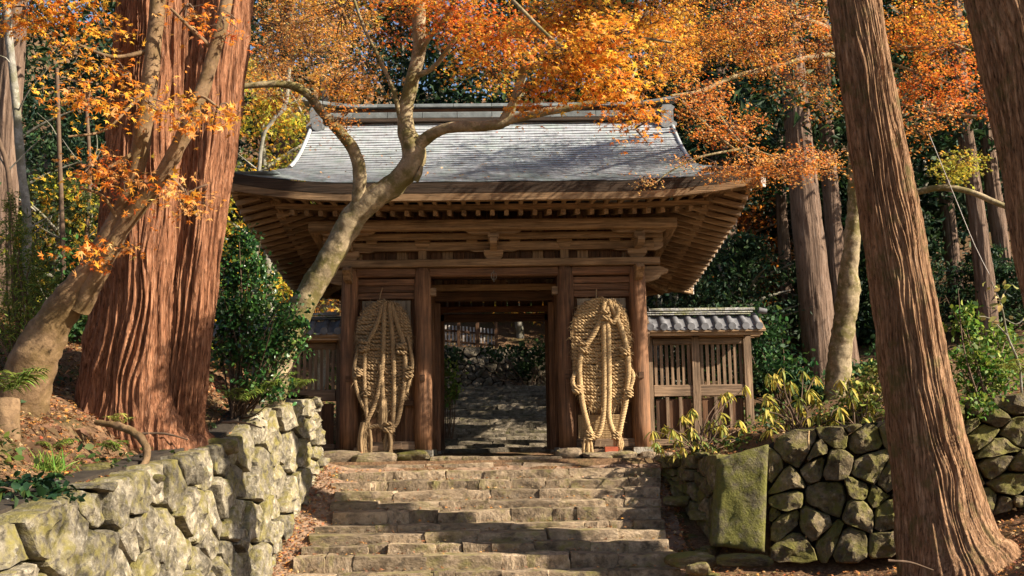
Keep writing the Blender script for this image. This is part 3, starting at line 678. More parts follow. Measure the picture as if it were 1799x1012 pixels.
# ---- roof: front and back slopes in overlapping copper courses, hip flare below the gable verge
ZR = Zp(213, YM); ZR0 = ZE+ZRF; VX = 4.17
roof = None
def roof_w(t):                                     # half width as a function of 0 (eave) .. 1 (ridge)
    return VX+(EX+.07-VX)*np.clip(1-t/.36, 0, 1)**1.9
def roof_z(t, q):
    return ZR0+(ZR-ZR0)*(.60*t+.40*t*t)+upturn(q)*(1-t)**2.5*1.0
nc = 32; tt = np.linspace(0, 1, nc+1); qs = np.linspace(-1, 1, 61)
for s, nm in ((1, 'roof'), (-1, 'roof')):
    V = []; yo = ye-.07 if s > 0 else YB+EO+.07
    for k in range(nc):
        for t, dz in ((tt[k], .026), (min(tt[k+1]+.006, 1), .0)):
            w = roof_w(t); y = yo+(YM-yo)*t
            for q in qs: V.append((w*q, y, float(roof_z(t, q))+dz-(DROP*(1-t)*.7 if s < 0 else 0)+.006*math.sin(q*23+k*1.7)))
    n = len(qs); Fc = [(i*n+j, i*n+j+1, (i+1)*n+j+1, (i+1)*n+j) for i in range(2*nc-1) for j in range(n-1)]
    if s < 0: Fc = [f[::-1] for f in Fc]
    r_ = link('roof', mesh('roof', V, Fc, M['copper']), gate)
    if s > 0: roof = r_
# eave edge band (thick layered shingle edge)
edge_lo = [((EX+.0)*a, ye-.035, ZE+b+ZFA+.002) for a, b in zip(u, up)]
edge_hi = [((EX+.07)*a, ye-.07, float(roof_z(0, a))+.012) for a, b in zip(u, up)]
strip('roof_edge', edge_lo, edge_hi, M['edge'], roof, thick=.16)
for s in (-1, 1):
    yl_ = np.linspace(ye-.06, YB+EO+.07, 25)
    def zo2(y): return ZE+float(upturn((y-YM)/(YM-ye)))*.9+float(side_z(y))
    strip('roof_edge', [(s*(EX+.0), y, zo2(y)+.19) for y in yl_], [(s*(EX+.07), y, zo2(y)+.19+(ZRF-ZFA)*.82) for y in yl_], M['edge'], roof, thick=.16, out=(-s,0,0))
    V = []                                          # hip slope at the side
    for y in yl_:
        tf = np.clip(min(y-(ye-.07), YB+EO+.07-y)/(YM-ye+.07), 0, 1)
        for q in np.linspace(0, 1, 8):
            inner = min(roof_w(tf), EX+.07); tv = .36; x = (EX+.07)-(EX+.07-VX)*q
            if x > inner+.0: pass
            V.append((s*x, y, zo2(y)+.19+(ZRF-ZFA)*.82+.02+q*q*.35*min(1, tf/.36)+q*.25*min(1, tf/.36)))
    Fc = [(i*8+j, i*8+j+1, (i+1)*8+j+1, (i+1)*8+j) for i in range(24) for j in range(7)]
    link('hip_roof', mesh('hip_roof', V, Fc, M['copper'], True), roof)
    # gable verge boards and gable wall
    V = []; tv = np.linspace(.3, 1, 16); 
    lo = [(s*(VX+.02), ye+(YM-ye)*t, float(roof_z(t, 1))-.16) for t in tv]; hi = [(s*(VX+.02), ye+(YM-ye)*t, float(roof_z(t, 1))+.03) for t in tv]
    strip('verge', lo, hi, M['edge'], roof, thick=.09, out=(-s,0,0))
    strip('verge', [(a, 2*YM-b, c) for a, b, c in lo], [(a, 2*YM-b, c) for a, b, c in hi], M['edge'], roof, thick=.09, out=(-s,0,0))
    gw = [(s*(VX-.35), ye+(YM-ye)*.25, ZE+.5), (s*(VX-.35), 2*YM-(ye+(YM-ye)*.25), ZE+.5), (s*(VX-.35), YM, ZR-.05)]
    link('gable_wall', mesh('gable_wall', gw, [(0,1,2)], M['dark_z']), roof)
# raised rolls along the verge
for s in (-1, 1):
    V, Fq = tube([(s*(VX-.02), ye+(YM-ye)*t, float(roof_z(t, 1))+.03, .045) for t in np.linspace(.3, 1, 12)], 8, .3); link('verge_roll', mesh('verge_roll', V, Fq, M['copper'], True), roof)
# ridge: dark base course, pale sheet body in segments, recessed band, top cap with upswept ends
rl = VX-.12
zr_ = [ZR-.06, Zp(207.5, YM-.2), Zp(196, YM-.2), Zp(189, YM-.2), Zp(179, YM-.2)]
box_obj('ridge_base', (0, YM, (zr_[0]+zr_[1])/2), (2*rl, .50, zr_[1]-zr_[0]), M['edge'], gate)
ns = 10
for k in range(ns):
    x0 = -rl+.05+k*(2*rl-.1)/ns; w = (2*rl-.1)/ns
    m = MB(); m.bar((x0+.006, YM, (zr_[1]+zr_[2])/2), (x0+w-.006, YM, (zr_[1]+zr_[2])/2), .44, zr_[2]-zr_[1]); m.build('ridge_sheet', M['ridge'], gate)
box_obj('ridge_band', (0, YM, (zr_[2]+zr_[3])/2), (2*rl-.2, .28, zr_[3]-zr_[2]), M['dark_x'], gate)
for k in range(ns):
    def cap(x): return .20*max(0, (abs(x)-2.9)/1.5)**2
    x0 = -(rl+.32)+k*2*(rl+.32)/ns; x1 = x0+2*(rl+.32)/ns-.012
    pr0 = []; V = []; Fc = []; xsn = np.linspace(x0, x1, 5)
    for x in xsn:
        for a in range(9):
            th = math.pi*a/8; V.append((x, YM-.25*math.cos(th), zr_[3]+cap(x)+.02+(zr_[4]-zr_[3]-.02)*math.sin(th)**.7))
    Fc = [(i*9+j, i*9+(j+1) % 9, (i+1)*9+(j+1) % 9, (i+1)*9+j) for i in range(4) for j in range(9)]+[list(range(9)), list(range(44, 35, -1))]
    link('ridge_cap', mesh('ridge_cap', V, Fc, M['ridge'], False), gate)
for s in (-1, 1):                                   # scrolled ornament at each ridge end
    m = MB(); x = s*(rl-.02); y = YM-.36
    prof = [(-.16,-.30),(.20,-.30),(.22,-.22),(.14,-.16),(.14,.10),(.18,.16),(.10,.22),(-.10,.22),(-.14,.12),(-.12,-.12),(-.20,-.18),(-.22,-.26)]
    m.prism([(x+p[0], y, zr_[1]+.02+p[1]) for p in prof], (0,0,0), (0,.30,0))
    V, Fq = lathe([(.0,0),(.13,.0),(.13,.12),(0,.12)], 14); m.add([(x-s*.05+v[0], y-.06+v[2], zr_[1]-.20+v[1]) for v in V], Fq)
    m.build('ridge_ornament', M['ornament'], gate)
# hanging iron hook over the passage
V, Fq = tubes([tube([(sg*0,YF-.22,zf(480),.008),(sg*.05,YF-.22,zf(484),.008),(sg*.05,YF-.22,zf(491),.008),(sg*.015,YF-.22,zf(495),.008)],6,.03) for sg in (-1,1)]+[tube([(0,YF-.22,zf(478),.01),(0,YF-.22,zf(498),.01)],6,.04)])
link('hook', mesh('hook', V, Fq, M['plinth'], True), gate)
# threshold stones under the columns
PL = [(600,806,21.6,(1.6,1.2,.65)),(655,808,21.4,(1.5,1.3,.62)),(722,803,21.7,(1.15,1.0,.62)),(1000,800,21.7,(.85,1.0,.62)),(1048,800,21.4,(1.0,1.0,.3)),(1045,813,21.3,(1.0,1.0,.36)),(1090,803,21.4,(.95,1.0,.5)),(1120,811,21.3,(.6,.9,.45)),(1140,803,21.5,(.55,.8,.45)),(1150,815,21.2,(.7,.8,.4)),(1085,818,21.2,(1.1,.8,.35)),(1172,806,21.3,(.6,.8,.5))]
base = empty('gate_foundation', (0, 21.5, -.2), 'rough foundation stones carrying the columns of the gate', 'foundation')
for k, (px, py, D, s) in enumerate(PL):
    put_rock((FIELDL if k != 2 else FIELD)[k % 8], base, P(px, py, D), s, random.uniform(-.06,.06))
for k in range(9):
    px = 775+k*24; put_rock(STEPROCK[k], base, P(px, 806, 21.5), (.62,.9,.4), random.uniform(-.1,.1))
# red blocks and timber props under the sandals
for px, py, lab in ((624,800,'small red block under the left straw sandal'),(1074,790,'small red block under the right straw sandal')):
    o = box_obj('red_block', P(px, py, 21.55), (.26,.16,.12), M['brick']); tag(o, lab, 'block')
for a, b, lab in (((622,792),(706,784),'pale plank leaning at the foot of the left straw sandal'),((1042,794),(1066,792),'grey timber offcut beside the right red block')):
    o = bar_obj('timber', P(*a, 21.72), P(*b, 21.72), .10, .12 if a[0] < 700 else .11, M['grey_x'], None); tag(o, lab, 'timber')
# ------------------------------------------------------------------ giant straw sandals
def rope(pts, Rr, pitch=.22, strands=3, step=.028, n=6, seed=0):
    c = catmull([(*p, Rr) if len(p) == 3 else p for p in pts], step); r = c[:, 3]; c = c[:, :3]; d, uu, ww = frames(c)
    s = np.concatenate([[0], np.cumsum(np.linalg.norm(np.diff(c, axis=0), axis=1))]); out = []
    for k in range(strands):
        a = 2*np.pi*(s/pitch+k/strands); q = c+(uu*np.cos(a)[:, None]+ww*np.sin(a)[:, None])*(r*.5)[:, None]
        out.append(tube(np.hstack([q, (r*.56)[:, None]]), n, step*1.01, .10, 30, seed+k))
    return tubes(out)
def hairs(pts, n, L, spread, seed, w=.004, down=.6):
    r = np.random.default_rng(seed); pts = np.asarray(pts, float); i = r.integers(0, len(pts), n); p = pts[i][:, :3]+r.normal(0, spread, (n, 3))
    d = r.normal(0, 1, (n, 3)); d[:, 1] -= .5; d[:, 2] -= down*2; d /= np.linalg.norm(d, axis=1, keepdims=True); l = L*r.uniform(.4, 1.3, (n, 1))
    sd_ = np.cross(d, r.normal(0, 1, (n, 3))); sd_ /= np.linalg.norm(sd_, axis=1, keepdims=True)
    V = np.stack([p-sd_*w, p+sd_*w, p+d*l+sd_*w*.3+np.array([0,0,-1])*l*.15], 1).reshape(-1, 3)
    return V, np.arange(3*n).reshape(-1, 3)
def sandal(cx_px, label, mat, YS, wmax, y_top, y_bot, seed, ropes, tassels, knots):
    x0 = P(cx_px, 620, YS).x; zt, zb = Zp(y_top, YS, cx_px), Zp(y_bot, YS, cx_px); H = zt-zb
    root = empty('straw_sandal', (x0, YS, zb), label, 'sandal', 'giant straw sandals on the gate'); r = random.Random(seed)
    parts = []; nrow = 32
    half = W2(wmax, YS)/2
    def hw(t): return half*max(.05, 1-abs(2*(.03+.94*t)-1)**3.4)**.5*(1.0-.12*(1-t)**2)
    for k in range(nrow):                            # coiled rows of the sole; upper rows fan out around the toe
        t = (k+.5)/nrow; z = zb+H*t; w = hw(t); sag = max(.10 if t < .6 else .10-.7*(t-.6), -.05)*H*.25
        for s in (-1, 1):
            pts = []
            for q in np.linspace(0, 1, 7):
                zz = z-sag*math.cos(q*math.pi/2)*.9+(.0 if t < .72 else (t-.72)*.9*q*-.35)+r.gauss(0, .008)
                pts.append((x0+s*w*q, YS-.06*math.sqrt(max(0, 1-q*q))-.02+r.gauss(0, .010), zz, H/nrow*.60*(1 if q < .9 else 1.15)))
            parts.append(rope(pts, .05, .15, 2, .05, 6, seed+k))
    V, Fq = tubes(parts); link('sole', mesh('sole', V, Fq, mat, True), root)
    m = MB(); pf = [(x0+hw(t)*.93*s, zb+H*t) for s in (1, -1) for t in (np.linspace(0.02, .98, 14) if s > 0 else np.linspace(.98, .02, 14))]
    m.prism([(a, YS+.005, b) for a, b in pf], (0,0,0), (0,.06,0)); m.build('backing', M['straw_dark'], root)
    allp = []
    for pts, w in ropes:
        pp = [tuple(P(a, b, YS+dy)) for a, b, dy in pts]; V, Fq = rope(pp, W2(w, YS)/2*.84, .17, 3, .03, 7, seed); link('rope', mesh('rope', V, Fq, mat, True), root); allp += pp
    for (px, py, dy, rad) in knots:                  # lumps where the ropes are tied round
        c = P(px, py, YS+dy); rr = W2(rad, YS)*.85; pr = []
        for k in range(3):
            a0 = r.random()*6; ring = [(c.x+rr*math.cos(a)*.9, c.y-.03+rr*.6*math.sin(a), c.z+(k-1)*rr*.75+rr*.25*math.sin(a+a0), rr*.42) for a in np.linspace(0, 2*math.pi, 9)]
            pr.append(rope(ring, .05, .15, 2, .04, 6, seed+k))
        V, Fq = tubes(pr); link('knot', mesh('knot', V, Fq, mat, True), root); allp += [tuple(c)]
    for (px, y0, y1, w, dy) in tassels:
        pr = []
        for k in range(9):
            ox, oy = r.gauss(0, W2(w, YS)*.22), r.gauss(0, .03); a = P(px, y0, YS+dy); b = P(px, y1, YS+dy)
            pr.append(tube([(a.x+ox*.7, a.y+oy, a.z, .028), (a.x+ox*1.2+r.gauss(0,.02), a.y+oy, (a.z*.5+b.z*.5), .034), (b.x+ox*1.1+r.gauss(0,.01), b.y+oy, b.z, .024)], 6, .06, .25, 20, seed+k))
        V, Fq = tubes(pr); link('tassel', mesh('tassel', V, Fq, mat, True), root)
        a = P(px, y0, YS+dy); b = P(px, y1, YS+dy); allp += [tuple(a.lerp(b, q)) for q in np.linspace(0, 1, 40)]
    edge = [(x0+s*hw(t)*1.0, YS-.05, zb+H*t) for s in (-1, 1) for t in np.linspace(0, 1, 60)]+[(x0+hw(0)*q, YS-.05, zb) for q in np.linspace(-1, 1, 40)]*2
    V1, F1 = hairs(edge, 1100, .12, .02, seed); dense = catmull([(*p, 0) for p in allp], .2)[:, :3] if len(allp) > 2 else np.array(allp)
    V2, F2 = hairs(dense, 1300, .12, .03, seed+1)
    V = np.vstack([V1, V2]); Fq = np.vstack([F1, F2+len(V1)])
    link('loose_straw', mesh('loose_straw', V, Fq, mat), root)['kind'] = 'stuff'
    return root
d = -.13
SA = sandal(674, 'darker frayed straw sandal with thick hanging tassels, between the left pair of columns', M['straw_dark'], YF-.20, 98, 528, 722, 5,
  [([(676,530,-.1),(674,590,d),(672,640,d),(662,700,d),(644,742,d),(640,760,d)],10), ([(684,532,-.1),(690,600,d),(692,680,d),(690,760,d)],10), ([(672,535,-.1),(662,570,d),(645,605,d),(640,640,d),(641,690,d),(646,745,d)],9),
   ([(688,535,-.1),(700,575,d),(708,600,d),(712,650,d),(706,705,d),(696,745,d),(680,752,d)],10), ([(648,752,d),(664,748,d),(684,757,d)],9), ([(630,610,-.05),(622,650,d),(628,690,d),(641,720,d)],8), ([(716,590,-.05),(724,640,d),(714,690,d)],8), ([(668,640,d),(672,690,d),(670,742,d)],10)],
  [(643,742,806,20,d),(685,755,806,18,d),(672,700,748,16,d)], [(641,608,d,10),(706,612,d,10),(630,655,d,8),(718,655,d,9),(645,690,d,7),(682,752,d,9)])
SB = sandal(1056, 'brightly lit golden straw sandal with thick looped ropes, between the right pair of columns', M['straw'], YF-.22, 104, 524, 716, 9,
  [([(1062,532,-.1),(1056,560,d),(1040,592,d),(1022,620,d),(1018,650,d),(1022,700,d),(1032,745,d),(1040,765,d)],12), ([(1060,540,-.12),(1061,600,d-.02),(1062,680,d),(1060,730,d),(1050,765,d),(1034,768,d)],12),
   ([(1066,540,-.12),(1069,600,d-.02),(1070,680,d),(1070,735,d),(1082,766,d),(1086,758,d)],12), ([(1070,530,-.1),(1084,560,d),(1098,600,d),(1104,650,d),(1100,700,d),(1092,740,d),(1086,770,d)],12), ([(1018,650,-.05),(1006,668,d),(1014,690,d),(1024,678,d)],10), ([(1100,640,-.05),(1112,660,d),(1104,690,d)],10), ([(1076,535,-.1),(1086,545,-.15),(1078,566,-.16),(1066,560,-.15)],11)],
  [(1032,768,806,16,d),(1087,768,790,10,d)], [(1024,612,d,9),(1098,618,d,9),(1014,684,d,9),(1104,690,d,8),(1064,556,-.16,9),(1036,766,d,8),(1082,766,d,8)])
# cord that hangs the left sandal
for a, b, lab in (((672,506),(667,528),SA),((1048,508),(1048,526),SB)):
    V, Fq = tube([(*P(*a, YF-.12), .012), (*P((a[0]+b[0])/2-1, (a[1]+b[1])/2, YF-.2), .012), (*P(*b, YF-.28), .012)], 6, .05)
    link('hanging_cord', mesh('hanging_cord', V, Fq, M['straw_dark'], True), lab)
# woven mats behind the right sandal
m = MB(); c = P(1053, 752, YF-.05)
for k in range(24):
    m.box((c.x-.42+k*.036, YF-.03+.004*(k % 2), c.z), (.03, .012, .55))
for k in range(15): m.box((c.x, YF-.042+.004*(k % 2), c.z-.26+k*.037), (.86, .008, .016))
tag(m.build('woven_mat', M['straw'], None), 'small woven straw mat behind the ropes of the right sandal', 'mat')
# ------------------------------------------------------------------ wing fences either side of the gate
def wing(s, label, nslat, Lx, roofL, group):
    YW = 22.45; root = empty('wing_fence', (s*4.3, YW, .1), label, 'fence', group)
    za = Zp(603, YW); zr1, zr0 = Zp(681, YW), Zp(701, YW); z0 = Zp(786, YW)
    X0, X1 = 3.30, 3.30+Lx; posts = [X0, X0+Lx*.47, X1]
    for k, x in enumerate(posts): box_obj('post', (s*x, YW, (za+.12+z0)/2), (.16 if k else .12, .16, za+.12-z0), M['grey_z'], root)
    for nm, z, h, w in (('top_rail', za-.02, .13, .12), ('middle_rail', (zr1+zr0)/2, zr1-zr0, .11), ('sill', z0+.05, .14, .13)):
        for a, b in zip(posts[:-1], posts[1:]): bar_obj(nm, (s*(a+.08), YW, z), (s*(b-.08), YW, z), w, h, M['grey_x'], root)
    beamz = za+.13; bar_obj('wall_plate', (s*(X0-.05), YW, beamz), (s*(X1+.28), YW, beamz), .16, .14, M['wood_x'], root)
    for a, b in zip(posts[:-1], posts[1:]):
        n = int((b-a-.16)/.118)
        for k in range(n):
            x = a+.08+(k+.5)*(b-a-.16)/n; box_obj('slat', (s*x, YW+.01, (za+zr1)/2-.04), (.062, .045, za-zr1-.02), M['grey_z'], root)
        n = 3
        for k in range(n):
            w = (b-a-.16)/n; x = a+.08+(k+.5)*w; box_obj('panel', (s*x, YW+.02, (zr0+z0)/2), (w-.075, .03, zr0-z0-.1), M['dark_z'], root)
            if k: box_obj('mullion', (s*(x-w/2), YW-.005, (zr0+z0+.12)/2), (.07, .09, zr0-z0-.15), M['grey_z'], root)
    # little tiled roof
    e0, e1 = X0-.12, X0+roofL; ze = Zp(580, YW-.42); zt = Zp(560, YW); slope = (zt-ze)/.46
    bar_obj('eave_board', (s*(e0+.05), YW-.36, ze-.10), (s*(e1-.06), YW-.36, ze-.10), .05, .13, M['wood_x'], root)
    bar_obj('eave_board', (s*(e0+.05), YW+.36, ze-.10), (s*(e1-.06), YW+.36, ze-.10), .05, .13, M['wood_x'], root)
    for sg in (-1, 1):
        m = MB(); m.add([(s*e0, YW, zt-.05), (s*e1, YW, zt-.05), (s*e1, YW+sg*.44, ze-.05), (s*e0, YW+sg*.44, ze-.05), (s*e0, YW, zt-.09), (s*e1, YW, zt-.09), (s*e1, YW+sg*.44, ze-.09), (s*e0, YW+sg*.44, ze-.09)], [(0,1,2,3),(7,6,5,4),(0,4,5,1),(1,5,6,2),(2,6,7,3),(3,7,4,0)])
        m.build('roof_deck', M['wood_x'], root)
    sp = .288; n = int((e1-e0)/sp)
    for k in range(n+1):
        x = e0+.10+k*sp
        for sg in (-1, 1):
            V = []; Fc = []
            for yy_, zz in ((.02, zt), (.46, ze)):
                for a in range(9):
                    th = math.pi*a/8; V.append((s*x+.068*math.cos(th), YW+sg*yy_, zz+.068*math.sin(th)-.01))
            Fc = [(j, j+1, 9+j+1, 9+j) for j in range(8)]
            b = len(V); V += [(s*x+.078*math.cos(t), YW+sg*.475, ze+.02+.078*math.sin(t)) for t in np.linspace(0, 2*math.pi, 16, endpoint=False)]+[(s*x+.078*math.cos(t), YW+sg*.43, ze+.025+.078*math.sin(t)) for t in np.linspace(0, 2*math.pi, 16, endpoint=False)]
            Fc += [list(range(b, b+16)), list(range(b+31, b+15, -1))]+[(b+j, b+(j+1) % 16, b+16+(j+1) % 16, b+16+j) for j in range(16)]
            ct = link('cover_tile', mesh('cover_tile', V, Fc, M['tile']), root)
            if k < n:
                V = []
                for yy_, zz in ((.02, zt-.02), (.45, ze-.02)):
                    for a in np.linspace(-1, 1, 7): V.append((s*(x+sp/2)+a*.10, YW+sg*yy_, zz+.03*a*a))
                V += [(v[0], v[1]+sg*.001, v[2]-.035) for v in V[7:14]]
                link('pan_tile', mesh('pan_tile', V, [(j, j+1, 8+j, 7+j) for j in range(6)]+[(7+j, 8+j, 15+j, 14+j) for j in range(6)], M['tile']), root)
    for row, (zz, rr) in enumerate(((zt+.02, .15), (zt+.065, .12), (zt+.12, .075))):
        nseg = int((e1-e0-.2)/.33)
        for k in range(nseg):
            a = e0+.02+k*(e1-e0-.25)/nseg+row*.06; b = a+(e1-e0-.25)/nseg-.008; V = []
            for xx in (a, b):
                for q in range(9): th = math.pi*q/8; V.append((s*xx, YW-rr*math.cos(th), zz+(.035 if row < 2 else .06)*math.sin(th)))
            Fc = [(j, (j+1) % 9, 9+(j+1) % 9, 9+j) for j in range(9)]+[list(range(9)), list(range(17, 8, -1))]
            link('ridge_tile', mesh('ridge_tile', V, Fc, M['tile_moss']), root)
    m = MB(); pf = [(YW-.46, ze-.12), (YW-.34, ze-.36), (YW-.24, ze-.36), (YW-.18, ze-.05), (YW, zt+.18), (YW-.12, zt+.16), (YW-.30, ze+.22), (YW-.46, ze+.10)]
    m.prism([(s*(X0-.09), a, b) for a, b in pf], (-.05*s, 0, 0), (.05*s, 0, 0)); m.build('barge_board', M['grey_z'], root)
    V, Fq = tube([(s*(e1-.05), YW-.1, zt+.10, .07), (s*(e1+.12), YW-.1, zt+.07, .06)], 10, .1); link('end_tile', mesh('end_tile', V, Fq, M['tile'], True), root)
wing(1, 'slatted wooden fence with small tiled roof joined to the right side of the gate', 9, 2.1, 2.42, 'wing fences beside the gate')
wing(-1, 'slatted wooden fence mostly hidden behind the green bush left of the gate', 9, 2.4, 2.8, 'wing fences beside the gate')
# ------------------------------------------------------------------ beyond the gate: dark steps, stone wall, paling fence
ins = empty('inner_staircase', (0, 30, .8), 'long dark stone steps climbing away through the gate opening', 'staircase')
n = 25
for k in range(n):
    Y = 26.3+k*.44; z = .10+k*.086; nst = 6; x = -1.95+.03*k
    while x < 1.95-.02*k:
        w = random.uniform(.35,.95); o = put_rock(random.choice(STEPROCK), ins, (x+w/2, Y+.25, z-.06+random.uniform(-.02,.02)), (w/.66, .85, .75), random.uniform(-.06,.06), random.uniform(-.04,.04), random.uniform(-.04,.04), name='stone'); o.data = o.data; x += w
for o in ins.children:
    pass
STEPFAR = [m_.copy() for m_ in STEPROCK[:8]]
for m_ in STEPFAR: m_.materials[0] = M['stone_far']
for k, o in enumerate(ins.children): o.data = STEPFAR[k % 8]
pw = [(x, 38.2) for x in np.arange(-5, 8.1, .5)]
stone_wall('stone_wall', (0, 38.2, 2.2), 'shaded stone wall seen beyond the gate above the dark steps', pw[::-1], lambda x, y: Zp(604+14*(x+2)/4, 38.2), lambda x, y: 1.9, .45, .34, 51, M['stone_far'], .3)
fen = empty('paling_fence', (-1.5, 38.6, 4), 'pale paling fence on top of the wall seen through the gate', 'fence')
zt_ = Zp(566, 38.8); zb_ = Zp(600, 38.8)
xa, xb = Xp(740, 38.8), Xp(872, 38.8)
for k, x in enumerate(np.arange(xa, xb, .13)): box_obj('paling', (x, 38.8, (zt_+zb_)/2-.012*k), (.06, .03, zt_-zb_), M['white_end'], fen)
for q in (.2, .75): bar_obj('rail', (xa, 38.76, zb_+(zt_-zb_)*q), (xb, 38.76, zb_+(zt_-zb_)*q-.3), .05, .07, M['dark_x'], fen)
for k in range(5): box_obj('post', (xa+k*(xb-xa)/4, 38.7, (zt_+zb_)/2-.1), (.12, .12, zt_-zb_+.3), M['dark_z'], fen)
# ------------------------------------------------------------------ trees
def px_path(lst): return [(*P(a, b, Y), W2(w, Y)/2) for a, b, Y, w in lst]
def cedar_trunk(pts, n, step, amp, ridge_w, seed, flut=.05, flare=0, nf=3):
    c = catmull(pts, step); r = c[:, 3]; c = c[:, :3]; d, uu, ww = frames(c)
    s = np.concatenate([[0], np.cumsum(np.linalg.norm(np.diff(c, axis=0), axis=1))]); th = np.linspace(0, 2*np.pi, n, endpoint=False)
    T, S = np.meshgrid(th, s); Rm = r.mean()
    warp = (fbm(np.stack([np.cos(T)*1.5, np.sin(T)*1.5, S*.8], -1), 2, seed)-.5)*.55
    A = T+warp; k = Rm/ridge_w
    p = np.stack([np.cos(A)*k, np.sin(A)*k, S*.5], -1)
    n1 = vn(p, seed); n2 = vn(p*np.array([2.3,2.3,1.6])+9, seed+3); n3 = vn(p*np.array([5,5,5])+4, seed+6)
    rid = (1-np.abs(2*n1-1)**.8)*.62+(1-np.abs(2*n2-1)**.8)*.34+n3*.12
    brk = vn(np.stack([np.cos(A)*k*.8, np.sin(A)*k*.8, S*2.6], -1), seed+11); rid = rid*(.5+.8*brk)
    base = np.exp(-S/.9)*flare*(.5+.5*np.cos(5*T+seed)+.25*np.cos(8*T+1))
    rad = r[:, None]*(1+flut*np.cos(nf*T+seed+.25*S)+flut*.6*np.cos((nf+2)*T-1+.2*S)+base)+(rid-.5)*amp
    V = c[:, None]+(uu[:, None]*np.cos(T)[..., None]+ww[:, None]*np.sin(T)[..., None])*rad[..., None]
    m = len(c); i = np.arange(m-1)[:, None]; j = np.arange(n)[None]
    return V.reshape(-1, 3), np.stack([i*n+j, i*n+(j+1) % n, (i+1)*n+(j+1) % n, (i+1)*n+j], -1).reshape(-1, 4)
def up(pts, dz=9.0, k=.75):
    a, b = np.array(pts[-2]), np.array(pts[-1]); d = (b-a)[:3]; d /= np.linalg.norm(d); return pts+[(*(b[:3]+d*dz*.5), b[3]*(1+k)/2), (*(b[:3]+d*dz), b[3]*k)]
def base_dn(pts, dz=.5, grow=1.06):
    a, b = np.array(pts[0]), np.array(pts[1]); d = (a-b)[:3]; d /= np.linalg.norm(d); return [(*(a[:3]+d*dz), a[3]*grow)]+pts
# leaf templates -----------------------------------------------------
def maple_tpl():
    ang = [-105,-52,0,52,105]; ln = [.5,.85,1.0,.85,.5]; V = [(0,0,0)]; pts = []
    no = [-150,-78,-26,26,78,150]; nl = [.16,.26,.30,.30,.26,.16]
    for k in range(5): pts += [(no[k], nl[k], 0.0), (ang[k], ln[k], -.13)]
    pts.append((no[5], nl[5], 0.0))
    V += [(l*math.sin(R(a)), l*math.cos(R(a)), z) for a, l, z in pts]
    return np.array(V), np.array([(0, k+1, k) for k in range(1, 11)])
def blade_tpl(w=.32, fold=.12, droop=.25):
    V = np.array([(0,0,0),(w*.6,.35,fold*.6),(w*.5,.7,fold*.4-droop*.4),(0,1,-droop),(-w*.5,.7,fold*.4-droop*.4),(-w*.6,.35,fold*.6),(0,.5,-droop*.15)])
    return V, np.array([(0,1,6),(1,2,6),(2,3,6),(3,4,6),(4,5,6),(5,0,6)])
def dia_tpl(w=.6): return np.array([(0,0,0),(w/2,.5,.08),(0,1,-.08),(-w/2,.5,.08)]), np.array([(0,1,2),(0,2,3)])
MAPLE = maple_tpl(); BLADE = blade_tpl(); OVAL = blade_tpl(.55,.08,.12); DIA = dia_tpl(.45); SLIMD = dia_tpl(.3); NARROW = blade_tpl(.14,.03,.2)
def leaf_mesh(pos, nrm, size, col, tpl, spin=None, r=rng):
    tv, tf = tpl; n = len(pos); nrm = nrm/np.linalg.norm(nrm, axis=1, keepdims=True)
    a = np.cross(nrm, r.normal(0, 1, (n, 3))) if spin is None else spin-nrm*(spin*nrm).sum(1, keepdims=True)
    a /= np.linalg.norm(a, axis=1, keepdims=True)+1e-9; b = np.cross(a, nrm)
    V = pos[:, None]+size[:, None, None]*(b[:, None]*tv[None, :, :1]*r.uniform(.75,1.05,(n,1,1))+a[:, None]*tv[None, :, 1:2]+nrm[:, None]*tv[None, :, 2:3]*r.uniform(-.6,3.2,(n,1,1)))
    Fq = (np.arange(n)*len(tv))[:, None, None]+tf[None]
    return V.reshape(-1, 3), Fq.reshape(-1, 3), np.repeat(col, len(tv), 0)
def pal(cols, w, n, r=rng, var=.22):
    c = np.array(cols)[r.choice(len(cols), n, p=np.array(w)/sum(w))]; return np.clip(c*(1+r.normal(0, var, (n, 1)))*(1+r.normal(0, .07, (n, 3))), .003, .9)
OR, GO, RD, PE, YG, BR = (.84,.28,.035), (.90,.46,.055), (.76,.15,.026), (.86,.44,.15), (.52,.48,.06), (.50,.20,.06)
